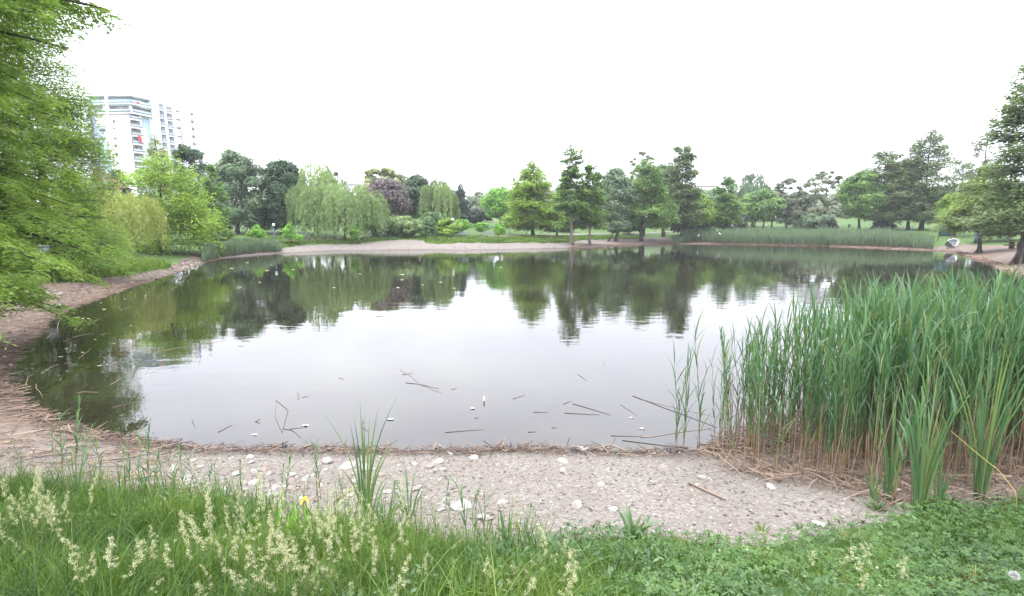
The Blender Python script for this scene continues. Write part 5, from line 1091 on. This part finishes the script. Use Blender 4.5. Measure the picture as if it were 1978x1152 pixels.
def clods():
    rng = np.random.default_rng(83); n = 60000; x = rng.uniform(-34, 40, n); y = rng.uniform(9, 46, n); z, s, d = terr0(x, y); g = masks(x, y, s, d)[0]; ok = (s > .0) & (s < 8) & (g < .5) & (d > 11); x, y, z, d = x[ok][:9000], y[ok][:9000], z[ok][:9000], d[ok][:9000]; n = len(x)
    r = (.02+.05*rng.uniform(0, 1, n)**3)*np.interp(d, [10,40,80], [.8,1.3,2]); base = np.array([(1,0,0),(-1,0,0),(0,1,0),(0,-1,0),(0,0,.6),(0,0,-.6)], float); V = base[None]*(r[:, None, None])*rng.uniform(.5, 1.4, (n, 6, 1)); a = rng.uniform(0, 6.3, n); c, sn = np.cos(a), np.sin(a)
    V = np.stack([V[..., 0]*c[:, None]-V[..., 1]*sn[:, None], V[..., 0]*sn[:, None]+V[..., 1]*c[:, None], V[..., 2]], -1)+np.stack([x, y, z+r*.15], 1)[:, None]
    T = np.array([(0,2,4),(2,1,4),(1,3,4),(3,0,4),(2,0,5),(1,2,5),(3,1,5),(0,3,5)]); T = (T[None]+(np.arange(n)*6)[:, None, None]).reshape(-1, 3)
    me = np_mesh('soil_clods', V.reshape(-1, 3), T, np.repeat(rng.uniform(0, 1, n)**1.4, 6)); me.materials.append(varmat('soil_lumps', (.045,.032,.026), (.12,.092,.072), (.30,.27,.235), .95)); tag(link(bpy.data.objects.new('soil_clods', me)), 'lumps of soil and rubble strewn over the bare banks round the pond', 'rubble', kind='stuff')
clods()
def sticks(name, label, x, y, L, w_, var, rng, lift=.015, z=None, tilt=.08, az=None):
    n = len(x); z = np.maximum(terr(x, y), -.005) if z is None else z; a = rng.uniform(0, PI, n) if az is None else az; d = np.stack([np.cos(a), np.sin(a), rng.normal(0, tilt, n)], 1); c = np.stack([x, y, z+lift*rng.uniform(.3, 1.6, n)], 1)
    p0, p1 = c-d*L[:, None]/2, c+d*L[:, None]/2; mid = c+rng.normal(0, .03, (n, 3))*L[:, None]; sd_ = unit(np.cross(d, [0, 0, 1.])); V = []
    for p in (p0, mid, p1): V += [p-sd_*w_[:, None]/2, p+np.array([0, 0, 1.])*w_[:, None]*.7, p+sd_*w_[:, None]/2]
    V = np.stack(V, 1); Q = np.array([(0,1,4,3),(1,2,5,4),(3,4,7,6),(4,5,8,7)]); Q = (Q[None]+(np.arange(n)*9)[:, None, None]).reshape(-1, 4)
    me = np_mesh(name, V.reshape(-1, 3), Q, np.repeat(var, 9)); me.materials.append(M['straw']); tag(link(bpy.data.objects.new(name, me)), label, name.split('_')[-1], kind='stuff')
def litter():
    rng = np.random.default_rng(91); X = []; Y = []
    n = 280000; x = rng.uniform(-26, 9, n); y = rng.uniform(3.5, 30, n); s = sdist(np.stack([x, y], 1)); u = x/y
    ok1 = (s > -.10) & (s < .35*rng.uniform(.1, 1, n)**.6) & (y < 10); ok2 = (u < -.68) & (s > -.05) & (s < 3.2) & (near_grass(x, y) < .1) & (rng.uniform(0, 1, n) < .5*np.exp(-np.maximum(s, 0)/1.4)); ok3 = poly_in(BED+np.array([-.12, -.12]), x, y) & (s > -1.0) & (rng.uniform(0, 1, n) < .62)
    ok4 = (s > 0) & (s < 3.3) & (near_grass(x, y) < .1) & (rng.uniform(0, 1, n) < .12)
    i = np.where(ok1)[0][:1500]; sticks('waterline_debris', 'dark wet reed debris washed up along the near waterline', x[i], y[i], rng.uniform(.05, .32, len(i)), rng.uniform(.005, .014, len(i)), np.clip(rng.normal(.28, .26, len(i)), 0, 1), rng, .025, tilt=.22)
    i = np.where(ok2)[0][:4200]; sticks('straw_litter', 'reddish brown dead reed straw strewn over the left beach', x[i], y[i], rng.uniform(.12, .55, len(i)), rng.uniform(.006, .013, len(i)), np.clip(rng.normal(.42, .25, len(i)), 0, 1), rng, .02, az=rng.normal(.2, .7, len(i)))
    i = np.where(ok3)[0][:3600]; sticks('reed_litter', 'brown broken reed litter piled around the feet of the near reed bed', x[i], y[i], rng.uniform(.12, .6, len(i)), rng.uniform(.005, .012, len(i)), np.clip(rng.normal(.55, .24, len(i)), 0, 1), rng, .05, tilt=.18)
    i = np.where(ok4)[0][:1500]; sticks('dry_bits', 'thin dry stalk bits scattered over the near gravel', x[i], y[i], rng.uniform(.05, .3, len(i)), rng.uniform(.003, .007, len(i)), rng.uniform(.4, 1, len(i)), rng, .01)
    n = 5000; t = rng.uniform(0, 1, n); far = np.array([at_z(a, b)[:2] for a, b in ((1100,480),(1190,474),(1290,471),(1400,472),(1600,476),(1846,486),(1900,503),(1978,533))]); seg = np.r_[0, np.cumsum(np.hypot(*np.diff(far, axis=0).T))]; q = t*seg[-1]; o = rng.uniform(-.3, 1.2, n)
    x = np.interp(q, seg, far[:,0]); y = np.interp(q, seg, far[:,1]); r = unit(np.stack([x, y], 1)); x += r[:,0]*o; y += r[:,1]*o; sticks('shore_straw', 'red brown dead reed straw along the far right waterline', x, y, rng.uniform(.4, 1.1, n), rng.uniform(.02, .05, n), np.clip(rng.normal(.5, .2, n), 0, 1), rng, .06, tilt=.15)
litter()
# ------------------------------------------------------------------ floating stalks and scraps
def stalk(pts, label, r=.006, var=.2, group='stalks floating on the pond', z=.004):
    r *= .68 if group is None else 1; P3 = [at_z(x, y, z) for x, y in pts]; c = P3[0]; m = MB(); Q3 = np.array([p-c for p in P3]); tt = np.linspace(0, len(Q3)-1, 3*len(Q3)-2); Q3 = np.stack([np.interp(tt, range(len(P3)), Q3[:, k_]) for k_ in range(3)], 1); Q3[1:-1, :2] += np.random.default_rng(int(abs(c[0]*97)+c[1]*31)).normal(0, .012, (len(tt)-2, 2))*min(1.5, np.hypot(*(Q3[-1]-Q3[0])[:2])+.2); m.tube(Q3, r*.85*np.linspace(1.15, .55, len(tt)), 5, var=var); o = m.build('floating_stalk', M['straw'], None, True); o.location = c; tag(o, label, 'stalk', group)
def stalk_l(px, py):
    return None
G1 = 'dark thin reed stalk floating in the open water before the gravel beach'; G2 = 'pale reed stalk floating among the dark reflections at the left'
for p in ([(777,724),(798,720.5)],[(872,751),(876,753),(883,749)],[(860,835.5),(934,830)],[(1020,835),(1037,834)],[(1066,826),(1076,826.5)],[(1088,781),(1104,775)],[(1117,724),(1134,736)],[(1180,842),(1240,843)],[(575,759),(578,771),(574,770)],[(584,768),(596,765)],[(493,815),(504,809)],[(494,815),(503,818)],[(547,827),(565,832),(581,846)],[(560,829),(585,826)],[(421,835),(449,821)],[(700,826),(710,833)],[(697,822),(703,813)],[(371,812),(377,827)],[(1165,700),(1168,707)],[(655,730),(664,733)],[(991,771),(1000,768),(1014,763)],[(917,808),(925,807)],[(1030,796),(1060,796.5)]):
    stalk(p, G1, .0042, .1)
for p in ([(139,652),(160,647),(182,644)],[(195,648),(205,644),(215,645)],[(152,693),(176,673)],[(213,743),(234,732)],[(50,745),(56,728),(65,723)],[(80,722),(95,712),(112,703)],[(124,702),(138,701)],[(70,742),(82,767)],[(148,760),(160,757),(191,758)],[(210,717),(228,710)],[(217,704),(228,698)],[(115,735),(120,730)],[(90,655),(100,645)],[(60,705),(64,703)],[(250,690),(262,684)],[(110,640),(118,612)],[(122,660),(135,655)],[(330,560),(345,552)],[(300,575),(320,567)],[(230,600),(250,594)],[(180,622),(196,615)]):
    stalk(p, G2, .006, .95, 'pale stalks in the left reflections')
for p, lb, r, v in (([(1090,798),(1159,801.5)],'long straight dark stalk lying almost level in mid water, front one of two',.007,.1),([(1106,780),(1180,802)],'long dark stalk slanting down to the right in mid water',.008,.1),([(1222,765),(1300,794),(1385,826)],'longest dark stalk running under the lone reeds to the bed',.009,.15),([(1234,771),(1300,787),(1385,806)],'thin pale stalk beside the longest dark one',.005,.8),([(1198,781),(1230,803)],'short thin stalk left of the longest dark stalk',.005,.3),([(1237,845),(1300,837),(1375,828)],'long pale stalk reaching to the reed bed close to the beach',.008,1.0),([(1202,851),(1331,866)],'dark stalk lying close along the beach before the lone reeds',.008,.1),
    ([(784,740),(810,742),(848,751)],'dark stalk crossing a pale twig in the middle of the pond',.008,.12),([(773,714),(795,728),(812,744),(851,758)],'pale branched twig under the crossing dark stalk',.010,.85),([(217,788),(240,782),(270,775)],'long pale stalk below the left tree reflections',.008,.7),([(299,680),(370,668),(438,658)],'very long straight pale stalk across the left reflections',.008,.95),([(533,773),(556,793),(545,836),(532,808),(533,773)],'dark bent reed stalk and its modelled reflection forming a diamond on the water',.006,.12)):  # diamond stalk: mirror image in the water built as part of the stalk
    stalk(p, lb, r, v, None)
def scraps():
    wp = plain('white_plastic', (.6,.6,.6), (.5,.5,.52), 9, .5); pk = plain('pinkish_scrap', (.45,.30,.30), (.4,.28,.28), 9, .6); gl = plain('clear_wrap', (.36,.37,.40), (.3,.31,.34), 9, .4); bl = plain('floating_leaf', (.30,.30,.18), (.22,.22,.12), 9, .7)
    for px, py, w_, d_, mt, lb, h in ((935,776,.035,.05,wp,'small white plastic scrap standing up in the water',.10),(913,790,.10,.05,gl,'clear crumpled wrapper floating left of centre',.025),(491,841,.10,.03,wp,'white plastic strip near the beach at the left',.02),(590,823,.13,.07,gl,'pale translucent wrapper floating by the bent stalk',.02),(754,811,.13,.07,gl,'pale translucent wrapper floating behind the tallest blade fan',.02),(1219,808,.07,.05,pk,'small pink scrap floating left of the lone reeds',.02),(1240,829,.10,.06,pk,'pinkish pale scrap near the beach left of the lone reeds',.02),(1128,869,.12,.09,gl,'pale crumpled wrapper at the waterline right of centre',.04)):
        g = at_z(px, py); w_, d_ = w_*.75, d_*.75; rng = np.random.default_rng(px); k = 5; X, Y_ = np.meshgrid(np.linspace(-.5, .5, k), np.linspace(-.5, .5, k)); Z = np.abs(rng.normal(0, .4, (k, k)))*h+.004; V = np.stack([X*w_+rng.normal(0, .08*w_, (k, k)), Y_*d_+rng.normal(0, .08*d_, (k, k)), Z], -1).reshape(-1, 3)
        if h > .08: V = np.stack([X.ravel()*w_, Y_.ravel()*.02+.02*np.sin(X.ravel()*6), (Y_.ravel()+.5)*h-.005], 1)
        m = MB(); m.add(V, [(i*k+j, i*k+j+1, i*k+k+j+1, i*k+k+j) for i in range(k-1) for j in range(k-1)]); o = m.build('plastic_scrap', mt, None, True); o.location = g; o.modifiers.new('thick', 'SOLIDIFY').thickness = .004; tag(o, lb, 'litter')
    me = None
    for i in range(50):
        if i < 32: px, py = rt.uniform(60, 330), rt.uniform(560, 730)
        else: px, py = rt.uniform(420, 1000), rt.uniform(505, 560)
        g = at_z(px, py, .005)
        if sdist(g[:2][None])[0] > -.2: continue
        if me is None:
            m = MB(); a = np.arange(8)*PI/4; m.add(np.stack([np.cos(a)*.06, np.sin(a)*.022, .008*np.cos(a*2)], 1), None, [(0,j,j+1) for j in range(1,7)]); me = m.mesh('floating_leaf'); me.materials.append(bl)
        o = bpy.data.objects.new('floating_leaf', me); o.location = g; sc = np.interp(g[1], [8,20,60], [.7,1.2,4.5])*rt.uniform(.6, 1.2); o.scale = (sc, sc, sc); o.rotation_euler = (0, 0, rt.normal(0, .5)); link(o); tag(o, 'pale leaf bit floating on the dark reflections', 'leaf', 'leaf bits floating on the pond')
    g0 = ground(1965, 1012); c = [g0, at_y(1962, 950, g0[1]), at_y(1930, 910, g0[1]+.1), at_y(1880, 870, g0[1]+.2), at_y(1836, 832, g0[1]+.3)]; m = MB(); m.tube([p-g0 for p in c], (.003,.0027,.0025,.002,.0014), 5, var=.9); o = m.build('arching_stalk', plain('yellow_straw', (.42,.34,.09), (.36,.28,.08), 5)); o.location = g0; tag(o, 'single yellow dry stalk arching over at the right edge', 'stalk')
    g = ground(1005, 872); 
    for pts, lb in (([(956,868,.02),(975,862,.09),(968,872,.02)],'pale forked twig sticking out at the waterline'),([(1150,872,.03),(1180,868,.06),(1215,880,.03)],'thick pale driftwood piece at the waterline right of centre'),([(1175,880,.02),(1160,872,.10)],'short driftwood twig crossing the thick piece'),([(640,975,.02),(690,945,.03)],'dry stalk lying across the stony strip'),([(1330,940,.02),(1400,968,.02)],'thin dark twig on the gravel below the reeds')):
        q = [ground(a, b)+np.array([0, 0, h]) for a, b, h in pts]; m = MB(); m.tube([p-q[0] for p in q], .011, 6, var=.75); o = m.build('driftwood', M['straw'], None, True); o.location = q[0]; tag(o, lb, 'driftwood')
scraps()

# ------------------------------------------------------------------ air
def haze():
    m = MB(); m.box((0, 10, 33), (1400, 1400, 74)); mt, nt, out = mat_new('pale_air'); v = N(nt, 'ShaderNodeVolumePrincipled'); v.inputs['Density'].default_value = .0003; v.inputs['Color'].default_value = (.93,.96,1,1); nt.links.new(v.outputs[0], out.inputs['Volume'])
    tag(m.build('haze', mt), kind='stuff')
haze()
